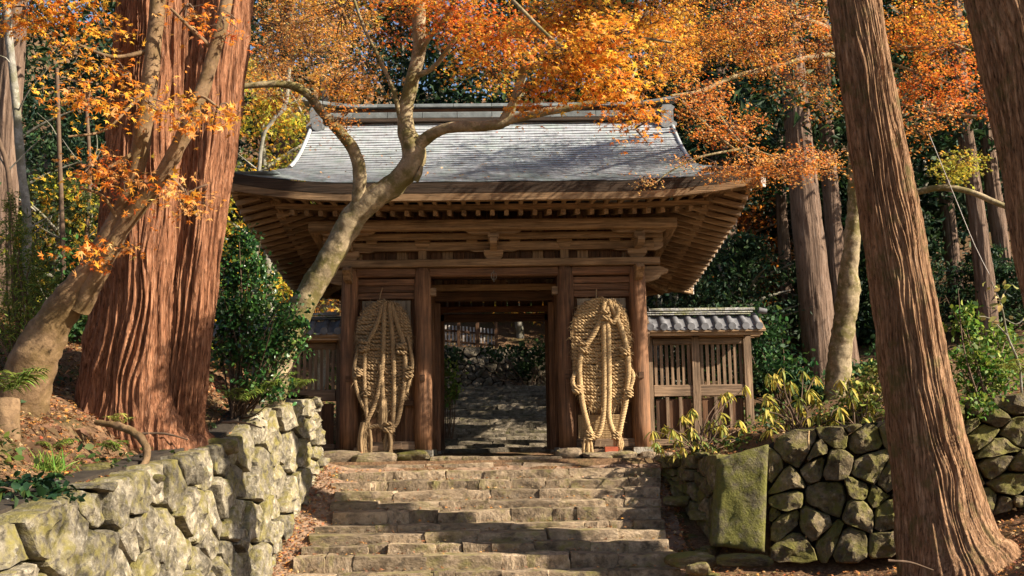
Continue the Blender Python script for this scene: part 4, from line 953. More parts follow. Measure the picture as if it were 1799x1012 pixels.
def sprays(clusters, r, size):
    """clusters: (px,py,Y, rx_px, ry_px, rdepth_m, n_sprays, leaves_per, colors, weights) -> leaves + twigs"""
    Ps = []; Ns = []; Ss = []; Cs = []; tw = []
    for (px, py, Y, rx, ry, rd, ns_, lp, cols, w, *ls) in clusters:
        sz = ls[0] if ls else size
        c = np.array(P(px, py, Y)); rx, rz = W2(rx, Y), W2(ry, Y)
        u_ = r.normal(0, 1, (ns_, 3)); u_ /= np.linalg.norm(u_, axis=1, keepdims=True); u_ *= r.uniform(0, 1, (ns_, 1))**.45
        sc = c+u_*np.array([rx, rd, rz])
        for q in range(ns_):
            m = int(lp*1.5*r.uniform(.5, 1.5)); sz = (ls[0] if ls else size)*.82*r.uniform(.75, 1.2); sr = r.uniform(.22, .5)*(sz/.075)**.5
            a = r.uniform(0, 2*np.pi, m); rr = sr*np.sqrt(r.uniform(0, 1, m)); tilt = r.normal(0, .28, 2)
            o = np.stack([rr*np.cos(a), rr*np.sin(a), np.zeros(m)], 1); o[:, 2] = o[:, 0]*tilt[0]+o[:, 1]*tilt[1]-rr*rr*.35+r.normal(0, .05, m)
            Ps.append(sc[q]+o); nn = np.stack([r.normal(0, .55, m), r.normal(-.45, .5, m), r.normal(.75, .35, m)], 1); Ns.append(nn)
            Ss.append(sz*r.uniform(.5, 1.3, m)); Cs.append(pal(cols, w, m, r)*r.uniform(.75, 1.2))
            if q % 3 != 0:
                hub = c+(sc[q]-c)*.25+np.array([0, 0, .1]); mid = (hub+sc[q])/2+r.normal(0, .08, 3); tw.append(tube([(*hub, .013), (*mid, .009), (*sc[q], .005)], 4, .25))
                for e in range(2): k_ = r.integers(0, m); tw.append(tube([(*sc[q], .004), (*(sc[q]+o[k_]*.6+np.array([0,0,.02])), .003), (*(sc[q]+o[k_]), .002)], 3, .3))
    V, Fq, C = leaf_mesh(np.vstack(Ps), np.vstack(Ns), np.concatenate(Ss), np.vstack(Cs), MAPLE, r=r)
    return (V, Fq, C), tubes(tw)
def limbs(root, name, lst, mat, n=14, rough=.12, seed=0):
    for k, l in enumerate(lst):
        V, Fq = tube(px_path(l), n, .05, rough*1.3, 6, seed+k); link(name, mesh(name, V, Fq, mat, True), root)
# ---- giant cedar on the left bank (two fused stems)
t = empty('giant_cedar', P(250, 775, 15.3), 'giant red-barked cedar with furrowed double trunk on the left bank', 'tree')
pm = [(246,792,15.5,240),(244,760,15.5,212),(244,690,15.5,194),(254,560,15.4,178),(264,400,15.3,166),(276,200,15.3,160),(284,0,15.3,152),(297,-120,15.3,160)]
V, Fq = cedar_trunk(up(base_dn(px_path(pm), .3, 1.0), 9), 560, .05, .12, .042, 3, .05, .07); link('trunk', mesh('trunk', V, Fq, M['bark_cedar'], True), t)
pm = [(312,790,15.5,80),(316,745,15.4,78),(324,660,15.2,74),(338,520,15.2,80),(356,350,15.2,88),(376,170,15.2,96),(396,0,15.2,94),(408,-120,15.2,90)]
V, Fq = cedar_trunk(up(base_dn(px_path(pm), .6, 1.0), 9), 300, .05, .11, .042, 8, .06, .03); link('trunk', mesh('trunk', V, Fq, M['bark_cedar'], True), t)
# ---- leaning cedar on the right
t = empty('leaning_cedar', P(1650, 985, 15.8), 'leaning brown cedar with flared mossy foot in front of the right wall', 'tree')
pm = [(1684,1000,15.7,210),(1668,960,15.75,172),(1652,890,15.8,146),(1632,790,15.8,126),(1612,680,15.8,114),(1590,545,15.8,105),(1562,380,15.8,99),(1530,190,15.8,92),(1499,0,15.8,87),(1480,-120,15.8,84)]
V, Fq = cedar_trunk(up(base_dn(px_path(pm), .5, 1.15), 9), 460, .05, .075, .030, 12, .025, .06); link('trunk', mesh('trunk', V, Fq, M['bark_right'], True), t)
t = empty('cedar_tree', P(1960, 1000, 12.0), 'dark cedar trunk cut off by the right edge of the photo', 'tree')
pm = [(1975,1000,12.0,260),(1935,760,12.0,180),(1890,500,12.0,168),(1840,250,12.0,160),(1782,0,12.0,160),(1756,-120,12.0,156)]
V, Fq = cedar_trunk(up(base_dn(px_path(pm), .8, 1.2), 9), 420, .05, .075, .030, 17, .025, .06); link('trunk', mesh('trunk', V, Fq, M['bark_right'], True), t)
# ---- conifer crowns and background cedars
DG = [(.018,.042,.016),(.03,.06,.02),(.045,.075,.02),(.02,.05,.03)]
def blob_leaves(blobs, r, tpl, nrm_up=.5, per=60, cs=.35):
    Ps = []; Ns = []; Ss = []; Cs = []
    for (c, rad, n, sz, cols, w) in blobs:
        k = max(3, n//per); u_ = r.normal(0, 1, (k, 3)); u_ /= np.linalg.norm(u_, axis=1, keepdims=True); u_ *= r.uniform(.15, 1, (k, 1))**.5
        cc = np.array(c)+u_*np.array(rad); tone = r.uniform(.65, 1.3, k); i_ = r.integers(0, k, n)
        p = cc[i_]+r.normal(0, 1, (n, 3))*np.array(rad)*cs*np.array([1, 1, .7]); Ps.append(p)
        nn = r.normal(0, .7, (n, 3)); nn[:, 2] += nrm_up; Ns.append(nn); Ss.append(sz*r.uniform(.6, 1.4, n)); Cs.append(pal(cols, w, n, r)*tone[i_][:, None])
    return leaf_mesh(np.vstack(Ps), np.vstack(Ns), np.concatenate(Ss), np.vstack(Cs), tpl, r=r)
def bg_cedar(pts, label, seed, crown=True, z0=9., mat='bark_far', crs=1.0):
    p = px_path(pts); b = p[0]; r = np.random.default_rng(seed)
    t = empty('cedar_tree', b[:3], label, 'tree', 'cedars of the dark forest'); q = up(base_dn(p, .8, 1.15), 10, .6)
    V, Fq = cedar_trunk(q, 90, .14, .06, .10, seed, .03, .1); link('trunk', mesh('trunk', V, Fq, M[mat], True), t)
    if crown:
        top = q[-1]; bl = []
        for k in range(9):
            f = k/8; z = z0+(top[2]+6-z0)*f; w = (2.6*(1-f)+.6)*crs; bl.append(((top[0]+(b[0]-top[0])*(1-f)*.2+r.normal(0,.5), top[1]+r.normal(0,.5), z), (w, w, .7), 620, .34, DG, (3,3,1,2)))
        V, Fq, C = blob_leaves(bl, r, SLIMD, .4); link('crown', mesh('crown', V, Fq, M['green'], col=C), t)
bg_cedar([(1448,690,27.5,62),(1424,450,27.5,54),(1398,200,27.5,46),(1384,20,27.5,42)], 'tall cedar trunk just right of the gate roof corner', 31)
bg_cedar([(1492,670,29.5,42),(1468,450,29.5,30),(1450,200,29.5,26),(1442,20,29.5,24)], 'slimmer cedar trunk behind the mossy maple trunk', 32)
bg_cedar([(1392,640,36,24),(1378,440,36,20),(1364,220,36,18)], 'thin dark cedar between the fence roof and the tall cedar', 33)
bg_cedar([(1745,660,29,40),(1724,440,29,30),(1692,200,29,27),(1675,20,29,26)], 'cedar trunk standing between the leaning cedar and the right edge', 34)
bg_cedar([(1788,640,31,34),(1760,440,31,28),(1735,250,31,24),(1720,60,31,22)], 'slim cedar trunk nearest the right edge of the forest', 35)
bg_cedar([(1690,610,38,30),(1668,400,38,24),(1648,240,38,20)], 'dim cedar trunk deep in the forest right of the leaning cedar', 36)
bg_cedar([(1290,700,33,52),(1278,500,33,44),(1262,250,33,40)], 'cedar trunk showing under the right eave above the fence roof', 37)
bg_cedar([(1322,660,40,20),(1312,480,40,18),(1300,250,40,16)], 'far thin cedar beside the right end of the eave', 38)
bg_cedar([(-30,560,24,60),(0,400,24,52),(14,200,24,46)], 'dark trunk at the far left edge of the forest', 39, z0=11)
bg_cedar([(508,420,34,34),(500,250,34,28),(506,60,34,24)], 'trunk behind the left end of the gate ridge', 40, z0=13)
bg_cedar([(1380,520,44,24),(1360,300,44,22)], 'pale far trunk behind the thin dark cedar', 42)
bg_cedar([(1585,600,40,30),(1560,300,40,26)], 'forest trunk hidden mostly behind the leaning cedar', 43)
# ---- forest floor and hillside trees
def hill_tree(x, y, h, w, n, sz, cols, wts, label, seed, group, name='evergreen_tree', mat='green', tpl=DIA, low=.25):
    z = float(G(x, y)); r = np.random.default_rng(seed); t = empty(name, (x, y, z), label, 'tree', group)
    tr = [tube([(x, y, z-.3, .14+.01*h), (x+r.normal(0,.3), y, z+h*.4, .10+.006*h), (x+r.normal(0,.4), y, z+h*.9, .04)], 7, .5, .2)]
    for k in range(6):
        a = r.uniform(0, 6.28); f = r.uniform(.3, .8); tr.append(tube([(x, y, z+h*f, .06), (x+math.cos(a)*w*.45, y+math.sin(a)*w*.45, z+h*(f+.08), .04), (x+math.cos(a)*w*.8, y+math.sin(a)*w*.8, z+h*(f+.12), .015)], 5, .5))
    V, Fq = tubes(tr); link('trunk', mesh('trunk', V, Fq, M['bark_grey'], True), t)
    bl = []
    for k in range(11):
        f = low+(1-low)*(k/10); ww_ = w*(math.sin(math.pi*min(.12+.8*f, 1))**.7); a = r.uniform(0, 6.28); bl.append(((x+math.cos(a)*ww_*.35, y+math.sin(a)*ww_*.35, z+h*f), (ww_*.75, ww_*.75, h*.09), n//11, sz, cols, wts))
    V, Fq, C = blob_leaves(bl, r, tpl, .5); link('crown', mesh('crown', V, Fq, M[mat], col=C), t)
HT = [(-13,27,9,3.0,0),(-17,33,11,3.5,0),(-10.5,31,8,2.6,1),(-20,26,10,3.4,0),(-15,40,12,3.6,0),(-8,38,10,3.2,0),(-15,47,17,5,0),(-20,54,20,6,0),(1,62,20,7,0),(-9,58,20,6,0),(-4,45,14,4.2,0),(1,46,14,4.4,0),(5,44,14,4.2,0),(9,43,14,4,0),(13,42,10,3.4,0),(17,41,11,3.6,0),(22,45,12,4,0),(11,34,3.2,2.0,0),(15,31,2.2,1.8,0),(19,33,2.8,2.0,0),(-23,38,12,4,0),(25,35,11,3.8,0),(-12,50,17,5.5,0),(8,53,17,5.5,0),(18,50,17,5.5,0),(-2,55,18,5.6,0),(29,47,16,5.5,0),(-27,48,18,6,0),(13,36,5,2.2,0),(6.9,28.6,4.2,1.8,0),(12.5,33.5,3.6,1.8,0),(4.7,30.0,7,1.9,0),(5.6,33.0,8,2.2,0)]
where = ['by the far left edge','deep behind the giant cedar','beside the left end of the gate roof','at the outer left of the forest','high behind the giant cedar','behind the left half of the gate ridge','on the upper slope left of the giant cedar','at the crest left of the giant cedar','at the crest behind the gate ridge','at the crest above the left end of the roof','above the left middle of the gate ridge','above the middle of the gate ridge','above the right middle of the gate ridge','behind the right end of the gate ridge','behind the tall cedar right of the gate','behind the leaning cedar','far up behind the right forest','low beside the fence roof','low behind the mossy maple trunk','low between the right cedars','far up behind the left forest','at the outer right of the forest','top of the slope left of the gate','top of the slope right of the gate ridge','top of the slope behind the right cedars','top of the slope above the ridge centre','top of the slope at far right','top of the slope at far left','low in shade behind the slim cedar','under the right eave behind the fence','between the fence end and the tall cedar','added to shade the inner steps, close behind the right rear corner of the gate','added to shade the inner steps, further up beside them']  # the last two trees are added to shade the inner steps
for k, (x, y, h, w, c) in enumerate(HT):
    hill_tree(x, y, h, w, 9000 if y < 34 else 5200, .15 if y < 34 else (.26 if y < 40 else .38), DG, (3,3,1,2), 'dark evergreen tree '+where[k], 100+k, 'evergreens of the dark forest', low=.05)
YL = [(.42,.30,.03),(.30,.28,.03),(.5,.24,.03)]
for k, (px, py, Y, h, w, lab, cols, wt) in enumerate([(470,300,30,6.5,2.2,'yellow-green autumn tree left of the gate roof',[YG,GO,(.16,.18,.03)],(3,2,2)),(560,120,33,7,3,'pale orange autumn tree above the left end of the roof',[PE,OR,BR],(3,2,2)),(1060,150,35,6,3.4,'golden autumn tree behind the gate ridge',[GO,YG,OR],(3,2,1)),(110,480,26,5,2.2,'yellow autumn tree behind the left maple trunk',[GO,YG,(.05,.07,.02)],(1,1,5)),(1310,470,40,5,2.5,'dim orange autumn tree under the right eave',[BR,OR,(.3,.12,.05)],(2,2,2)),(915,585,42.5,4.5,3.0,'orange bush tree above the far wall in the gate opening',[BR,GO,(.05,.07,.02)],(2,2,4))]):
    p = P(px, py, Y); zg = float(G(p.x, Y)); hill_tree(p.x, Y, max(h, (p.z-zg)*1.35), w, 4200, .13, cols, wt, lab, 200+k, 'autumn trees behind the gate', 'autumn_tree', 'leaf', MAPLE, .2)
# ---- near left maple
t = empty('maple_tree', P(60, 650, 13.6), 'mossy two-stemmed maple leaning across the giant cedar', 'tree')
limbs(t, 'trunk', [[(24,740,13.9,112),(34,705,13.8,96),(48,668,13.7,88.0),(70,610,13.6,73.6),(108,545,13.5,59.2),(150,488,13.4,46.4),(188,425,13.3,40.0),(222,350,13.2,33.6),(246,265,13.1,32.0),(260,170,13.0,30.4),(270,80,13.0,28.8),(277,0,13.0,25.6),(290,-130,13,20.8)],
     [(140,545,13.45,35.2),(178,470,13.3,33.6),(215,400,13.2,30.4),(252,352,13.1,28.8),(290,300,13.0,28.0),(328,225,12.9,27.2),(358,150,12.9,25.6),(382,70,12.9,24.0),(398,0,12.9,21.6),(420,-130,13,17.6)],
     ], M['bark_left'], 20, .16, 3)
limbs(t, 'branch', [[(262,150,13,9),(225,190,12.8,7),(180,230,12.6,5),(120,240,12.4,4)],[(330,215,12.9,9),(350,170,12.7,6),(385,190,12.6,5),(415,205,12.5,3)],[(240,265,13.1,10),(200,290,12.9,7),(150,310,12.8,5)],[(290,300,13,8),(330,345,12.8,6),(345,380,12.7,4)],[(215,400,13.2,8),(180,345,13.0,6),(140,330,12.9,4)],[(372,85,12.9,10),(330,45,12.8,7),(300,15,12.7,5)],[(262,90,13,9),(200,100,12.8,7),(140,80,12.6,5)]], M['bark_left'], 7)
r = np.random.default_rng(5); C0 = [OR, GO, PE, RD]
near = [(150,170,12.5,80,50,.4,10,14,[OR,GO,PE],(3,3,1)),(250,190,12.4,90,45,.4,10,14,[OR,GO,PE],(3,3,1)),(345,215,12.4,55,30,.3,8,12,[GO,OR],(1,1)),(190,130,12.6,70,40,.4,7,13,[OR,GO],(1,1)),(395,45,12.6,35,20,.3,6,10,[RD,OR],(1,1)),(170,300,12.7,60,35,.4,13,14,[OR,PE,RD],(2,2,1)),(325,355,12.6,35,40,.3,9,11,[PE,OR],(2,1)),(245,330,12.7,30,20,.3,4,10,[OR,RD],(1,1)),(150,440,12.8,45,25,.3,6,11,[RD,OR],(1,2)),(225,440,12.8,25,20,.2,3,9,[OR,PE],(1,1)),(130,90,12.9,60,30,.5,6,13,[OR,GO],(1,1)),(405,195,12.4,25,20,.2,3,8,[OR,GO],(1,1)),(50,20,13.5,90,30,.8,22,18,[GO,OR],(2,2)),(150,15,13.5,70,30,.8,16,18,[GO,OR],(2,2)),(330,20,12.9,40,20,.3,6,12,[OR,PE],(1,1)),(60,-60,13.5,160,50,1,40,18,[GO,OR],(2,2))]
(V, Fq, C), (tv, tf) = sprays(near, r, .088); link('crown', mesh('crown', V, Fq, M['leaf'], col=C), t); link('twigs', mesh('twigs', tv, tf, M['twig']), t)['kind'] = 'stuff'
LEAFME = []
for k in range(3):
    v, f, c = leaf_mesh(np.zeros((1, 3)), np.array([[0, -.2*k, 1.]]), np.array([.1]), np.array([C0[k]]), MAPLE, np.array([[0, 1., 0]])); LEAFME.append(mesh('leaf', v, f, M['leaf'], col=c))
for k in range(130):                                # the largest single leaves are pieces of their own
    q = near[random.choice([0,1,2,3,5,6,7,8,11])]; p = P(q[0]+random.gauss(0, q[3]*.55), q[1]+random.gauss(0, q[4]*.6), q[2]-.3+random.gauss(0,.1))
    Mx = Matrix.Translation(p) @ Matrix.Rotation(random.uniform(0, 6.28), 4, 'Z') @ Matrix.Rotation(random.gauss(.9, .35), 4, 'X') @ Matrix.Rotation(random.gauss(0, .5), 4, 'Y') @ Matrix.Rotation(random.uniform(0, 6.28), 4, 'Z')
    link('leaf', LEAFME[k % 3], t, Mx)
# ---- maple in front of the gate
t = empty('maple_tree', P(500, 640, 18.6), 'mossy grey maple bending across the front of the gate roof', 'tree')
limbs(t, 'trunk', [[(470,720,18.7,51.3),(488,640,18.7,49.7),(510,575,18.6,48.0),(552,500,18.5,44.7),(592,435,18.4,43.1),(622,380,18.3,44.7),(650,352,18.2,44.7),(690,326,18.1,41.4),(722,292,18.0,41.4),(727,262,18.0,43.1),(716,235,18.0,33.1),(712,195,18.0,27.3),(722,150,17.9,25.7),(736,90,17.9,24.8),(736,40,17.9,24.0),(738,-60,17.9,19.9)]], M['bark_maple'], 22, .13, 21)
limbs(t, 'branch', [[(632,372,18.25,28.2),(630,340,18.1,24.8),(632,300,18.0,24.0),(620,262,17.9,22.4),(594,228,17.8,20.7),(565,196,17.7,18.2),(540,165,17.6,16.6),(510,150,17.5,14.9),(470,148,17.4,12.4),(425,152,17.3,10.8)],
  [(722,268,18.0,33.1),(742,248,17.9,24.8),(775,228,17.7,20.7),(820,222,17.5,19.9),(870,220,17.3,19.0),(905,208,17.2,16.6),(950,198,17.0,14.9),(1000,190,16.9,13.2),(1065,176,16.8,10.8)],
  [(884,212,17.3,18.2),(905,175,17.2,16.6),(915,140,17.1,15.7),(925,117,17.0,14.9),(950,115,16.9,13.2),(985,128,16.8,11.6)],
  [(706,218,18.0,11.6),(698,185,17.9,9.1),(688,150,17.9,7.5),(660,90,17.8,6.6),(640,50,17.8,5.8),(622,0,17.8,5.8)], [(733,105,17.9,11.6),(752,70,17.6,9.1),(785,25,17.3,7.5),(810,-20,17,6.6)], [(728,135,17.9,10.8),(765,115,17.6,9.1),(815,48,17.3,6.6),(842,44,17.2,5.8)], [(730,318,17.95,11.6),(738,302,17.9,9.9),(740,292,17.9,6.6)],
  [(900,0,13.4,6.6),(960,60,13.2,6.6),(1010,100,13.0,5.8),(1070,150,12.9,5.0),(1110,185,12.8,3.3)],[(945,30,14.5,7.5),(1000,45,14.3,6.6),(1090,60,14.1,5.8),(1180,75,14,4.1)],[(1118,120,13,5.0),(1105,150,12.9,5.0),(1100,175,12.9,4.1),(1122,210,12.8,2.5)]], M['bark_maple'], 12, .13, 33)
r = np.random.default_rng(6)
cen = [(600,20,19,90,60,1.2,60,24,[PE,OR,GO,BR],(3,2,2,1),.055),(500,60,20,80,70,1.2,60,24,[PE,OR,BR],(3,2,1),.055),(480,180,19.5,60,60,1,30,22,[PE,OR,GO],(2,2,1),.055),(590,160,17.2,50,50,.7,26,20,[OR,PE,GO],(3,1,1),.06),(600,220,17.0,40,35,.6,12,14,[OR,PE],(1,1),.06),(545,100,20,70,60,1,36,22,[PE,GO],(2,1),.055),(640,110,19,60,50,1,20,20,[PE,OR,BR],(2,2,2),.055),
 (800,30,17.5,70,45,.9,44,22,[RD,OR,GO],(3,3,1),.07),(880,60,16.5,90,50,.9,52,22,[OR,RD,GO],(3,2,2),.075),(850,100,17.2,70,30,.8,24,20,[OR,GO],(2,2),.07),(960,50,14.5,70,45,.8,40,20,[OR,GO,RD],(3,3,1),.08),(1000,110,13.0,70,40,.6,34,18,[GO,OR],(3,3),.092),(1060,80,13.0,60,50,.6,34,18,[GO,OR],(3,2),.09),(1080,150,12.8,45,35,.5,22,16,[GO,OR],(3,2),.092),(1125,185,12.8,25,25,.4,9,14,[GO,OR],(2,2),.09),(930,165,13.4,30,22,.4,8,14,[OR,GO],(3,1),.09),(985,165,13.2,40,18,.4,9,14,[OR,GO],(2,2),.09),(1030,20,14,90,30,.8,40,20,[OR,GO],(2,2),.08),(720,10,18,60,30,.8,24,20,[OR,RD],(2,1),.065),(700,60,18.5,50,40,.8,16,16,[RD,OR],(2,2),.065),(1120,240,12.9,16,20,.3,4,8,[OR,PE],(1,1),.08),(1100,205,12.9,30,18,.3,7,12,[GO,OR],(1,1),.09),(1140,30,14.2,50,40,.8,26,20,[GO,OR],(2,2),.08),(760,-50,16,300,40,1.5,80,22,[OR,GO],(2,2),.08),(560,40,22,110,60,1.5,70,24,[PE,GO,OR],(3,2,2),.055),(470,110,22,50,80,1,40,22,[PE,OR],(2,1),.055),(620,150,20,50,40,.8,18,18,[PE,OR],(1,1),.055),(860,130,18,90,25,.8,26,18,[GO,YG,OR],(2,1,2),.065)]
(V, Fq, C), (tv, tf) = sprays(cen, r, .07); link('crown', mesh('crown', V, Fq, M['leaf'], col=C), t); link('twigs', mesh('twigs', tv, tf, M['twig']), t)['kind'] = 'stuff'
# ---- maple on the right, between the cedars
t = empty('maple_tree', P(1478, 700, 24.5), 'mossy maple trunk between the right cedars with wide orange crown', 'tree')
limbs(t, 'trunk', [[(1470,720,24.5,46),(1474,640,24.5,42),(1482,570,24.4,38),(1490,520,24.3,42),(1492,470,24.2,32),(1498,410,24.1,28),(1502,340,24.0,25),(1500,250,23.8,24),(1490,150,23.5,20),(1480,60,23.2,16),(1470,-40,23,13)]], M['bark_maple'], 16, .2, 51)
limbs(t, 'branch', [[(1500,100,22.5,12),(1440,98,21.8,11),(1360,118,21,10),(1290,135,20.4,9),(1230,160,20,7),(1180,168,19.6,5)],[(1480,60,22.5,11),(1400,30,21.5,9),(1330,30,20.8,9),(1295,60,20.3,7),(1250,85,20,5)],[(1230,160,20,6),(1265,205,19.7,6),(1300,250,19.4,5),(1360,275,19.2,4),(1440,290,19,3)],[(1200,180,19.8,6),(1235,215,19.5,6),(1290,262,19.3,5),(1340,280,19,4)],[(1150,322,18.6,2),(1180,300,18.7,3),(1230,276,18.9,4),(1300,262,19.2,5)],
  [(1555,70,20.5,8),(1600,85,20,8),(1660,75,19.6,7),(1705,90,19.4,5)],[(1560,110,20.5,6),(1620,130,20,5),(1680,150,19.7,4)],[(1575,180,20,5),(1640,200,19.6,6),(1730,205,19.2,6)],[(1600,340,18.4,14),(1650,330,18.2,12),(1700,336,18.1,11),(1765,362,18,10),(1830,380,18,9)]], M['bark_maple'], 9, .12, 61)
r = np.random.default_rng(8); AM = [OR, PE, GO, RD]
rt = [(1200,40,19.5,80,60,1.2,70,24,[GO,OR,PE],(2,3,1),.055),(1290,40,20,80,60,1.4,76,24,AM,(3,3,1,1),.055),(1380,40,20.5,80,60,1.4,76,24,AM,(3,3,1,1),.055),(1440,90,20.5,50,60,1,40,22,AM,(3,3,1,1),.055),(1180,110,18.5,60,50,1,46,22,[OR,GO,PE],(3,2,1),.06),(1230,180,19,60,45,.9,42,22,[OR,PE,RD],(3,2,1),.055),(1280,230,19.2,60,40,.9,36,22,[OR,PE,RD],(3,2,1),.055),(1350,120,20.4,60,40,1,30,20,AM,(3,2,1,1),.055),(1320,290,19.0,50,28,.7,26,20,[OR,PE],(2,2),.055),(1400,285,19.0,60,28,.7,30,20,[OR,PE,RD],(2,2,1),.055),(1455,290,19,35,28,.6,16,20,[OR,PE],(2,2),.055),(1340,310,18.9,30,20,.5,10,16,[OR,PE],(2,2),.055),(1260,300,18.9,40,20,.5,10,14,[PE,OR],(2,2),.055),(1200,285,18.6,40,14,.4,8,14,[PE,OR],(2,1),.05),(1130,320,18.4,25,10,.3,7,12,[PE,BR],(2,1),.05),(1440,190,20,50,30,.8,16,18,AM,(3,2,1,1),.055),(1160,60,18,60,50,1,30,22,[GO,OR],(2,2),.06),
 (1590,60,20,60,60,1.2,46,24,[OR,GO,RD],(3,2,1),.06),(1660,90,19.6,60,60,1.2,50,24,[OR,GO,RD],(3,2,2),.06),(1640,30,20,70,40,1.2,46,24,[OR,GO],(3,2),.06),(1600,150,19.8,50,40,1,28,20,[RD,OR],(2,3),.06),(1680,150,19.5,45,40,1,26,20,[RD,OR],(2,3),.06),(1640,205,19.3,60,22,.7,22,18,[OR,PE,RD],(2,2,1),.06),(1720,190,19.2,40,30,.7,14,18,[OR,RD],(2,2),.06),(1610,240,19.4,40,25,.7,8,14,[OR,PE],(2,2),.055),(1690,290,18.2,45,18,.6,24,20,[YG,GO],(4,1),.06),(1680,310,18.2,25,16,.4,10,16,[YG],(1,),.06),(1300,-60,20,250,40,1.5,90,24,AM,(3,3,1,1),.06),(1330,60,21,120,60,1.2,60,24,[PE,OR,GO],(3,3,1),.055),(1230,90,20,70,50,1,40,22,[GO,OR,PE],(2,2,1),.055),(1420,150,21,50,40,.8,20,20,[PE,OR],(1,1),.055),(1380,300,19.1,80,22,.6,20,20,[OR,PE],(2,2),.055),(1640,-50,20,120,40,1.5,40,24,AM,(3,3,1,1),.06)]
(V, Fq, C), (tv, tf) = sprays(rt, r, .06); link('crown', mesh('crown', V, Fq, M['leaf'], col=C), t); link('twigs', mesh('twigs', tv, tf, M['twig']), t)['kind'] = 'stuff'
# ---- slim grey trunks in the left forest
for k, (l, lab) in enumerate([([(48,420,22,16),(38,300,22,15),(30,200,22,15),(22,120,22,14),(14,40,22,13),(10,-60,22,12)],'slim pale grey trunk near the left edge'),([(20,420,21.5,10),(14,300,21.5,9),(-5,240,21.5,8)],'thin bent stem beside the slim pale trunk'),([(112,560,24,10),(110,420,24,9),(104,250,24,8),(100,120,24,7)],'thin dark stem behind the left maple'),([(455,300,27,7),(480,210,27,8),(500,190,27,9),(508,120,27,8)],'bare forked stem left of the roof'),([(152,420,26,8),(158,300,26,7),(150,160,26,6)],'thin stem in the left forest shade')]):
    p = px_path(l); b = np.array(p[0]); p = [(b[0]*1.0, b[1], float(G(b[0], b[1]))-.1, b[3]*1.2)]+p; V, Fq = tube(p, 9, .2, .15, 3, k); t = empty('slim_tree', p[0][:3], lab, 'tree', 'slim trees left of the gate'); link('trunk', mesh('trunk', V, Fq, M['bark_grey' if k in (0,3) else 'twig'], True), t)
    tw = []; r = np.random.default_rng(k)
    for q in range(6):
        a = np.array(p[1+q % (len(p)-2)]); e = a[:3]+np.array([r.uniform(-1.2,1.2), r.uniform(-.5,.5), r.uniform(.3,1.1)]); tw.append(tube([(*a[:3], .02), (*((a[:3]+e)/2+r.normal(0,.1,3)), .013), (*e, .005)], 5, .2))
    V, Fq = tubes(tw); link('twigs', mesh('twigs', V, Fq, M['bark_grey']), t)['kind'] = 'stuff'

# ---- maple added unseen right of the viewer, its thin crown dapples the left bank
t = empty('maple_tree', (10.5, 4.0, float(G(10.5, 4.0))), 'thin-crowned maple added outside the frame right of the viewpoint to dapple the left wall', 'tree')   # side_maple
z_ = float(G(10.5, 4.0)); V, Fq = tube([(10.5,4,z_-.3,.3),(10.2,4,z_+3,.24),(9.6,3.9,z_+6,.18),(9,3.8,z_+9,.1),(8.6,3.6,z_+11.5,.04)], 12, .2, .15); link('trunk', mesh('trunk', V, Fq, M['bark_maple'], True), t)
r = np.random.default_rng(91); bl = []
for k in range(44): bl.append(((9+r.normal(0,2.0), 6.6+r.normal(0,1.9), 7.6+r.normal(0,1.6)), (.9,.9,.25), 70, .10, [OR,GO], (1,1)))
V, Fq, C = blob_leaves(bl, r, MAPLE, .8, 20); link('crown', mesh('crown', V, Fq, M['leaf'], col=C), t)
# ------------------------------------------------------------------ shrubs, ferns, litter
def shrub(name, label, px, py, Y, blobs, sz, cols, w, seed, mat='gloss', tpl=OVAL, cat='shrub', group=None, per=25, cs=.30, n_up=.35):
    base = P(px, py, Y); zg = float(G(base.x, Y)); base.z = zg; t = empty(name, base, label, cat, group); r = np.random.default_rng(seed); bl = []; st = []
    for (bx, by, dY, rx, ry, n) in blobs:
        c = P(bx, by, Y+dY); bl.append((tuple(c), (W2(rx, Y), W2(rx, Y)*.8, W2(ry, Y)), n, sz, cols, w))
        for k in range(4):
            e = np.array(c)+r.normal(0, 1, 3)*np.array([W2(rx, Y), W2(rx, Y), W2(ry, Y)])*.6; b = np.array(base)+np.array([r.normal(0,.08), r.normal(0,.08), -.05]); st.append(tube([(*b, .02), (*((b+e)/2+r.normal(0,.07,3)), .013), (*e, .005)], 5, .15))
    V, Fq, C = blob_leaves(bl, r, tpl, n_up, per, cs); link('foliage', mesh('foliage', V, Fq, M[mat], col=C), t); V, Fq = tubes(st); link('stems', mesh('stems', V, Fq, M['twig'], True), t)
    return t
GR = [(.03,.085,.022),(.05,.12,.025),(.02,.06,.02),(.085,.14,.03)]
shrub('evergreen_shrub', 'glossy dark green shrub between the giant cedar and the maple trunk', 418, 700, 17.5, [(430,430,0,28,30,420),(440,480,0,45,40,900),(425,540,-.1,50,45,1000),(470,560,-.2,55,45,900),(455,620,-.2,60,40,900),(500,600,-.35,38,35,600),(470,675,-.3,40,30,400),(410,600,0,35,50,600),(405,480,0,18,40,300),(520,570,-.45,18,14,160)], .075, GR, (3,3,3,1), 301)
shrub('conifer_sapling', 'feathery yellow-green conifer sapling at the left edge', 40, 640, 15.8, [(30,400,0,22,30,500),(40,455,0,38,35,900),(35,520,0,50,40,1100),(60,570,0,50,35,900),(10,580,0,40,40,700),(85,500,.2,25,25,300),(20,360,0,10,22,200)], .085, [(.16,.22,.03),(.10,.17,.03),(.26,.28,.05)], (3,3,2), 302, 'green', NARROW, cs=.3)
shrub('undergrowth_bush', 'mid green bush in the shade at the left forest edge', 130, 600, 19, [(130,560,0,60,50,800),(150,480,.5,45,50,600),(90,610,0,45,40,600),(150,640,-.5,30,30,300)], .10, GR, (2,3,2,2), 303, 'green')
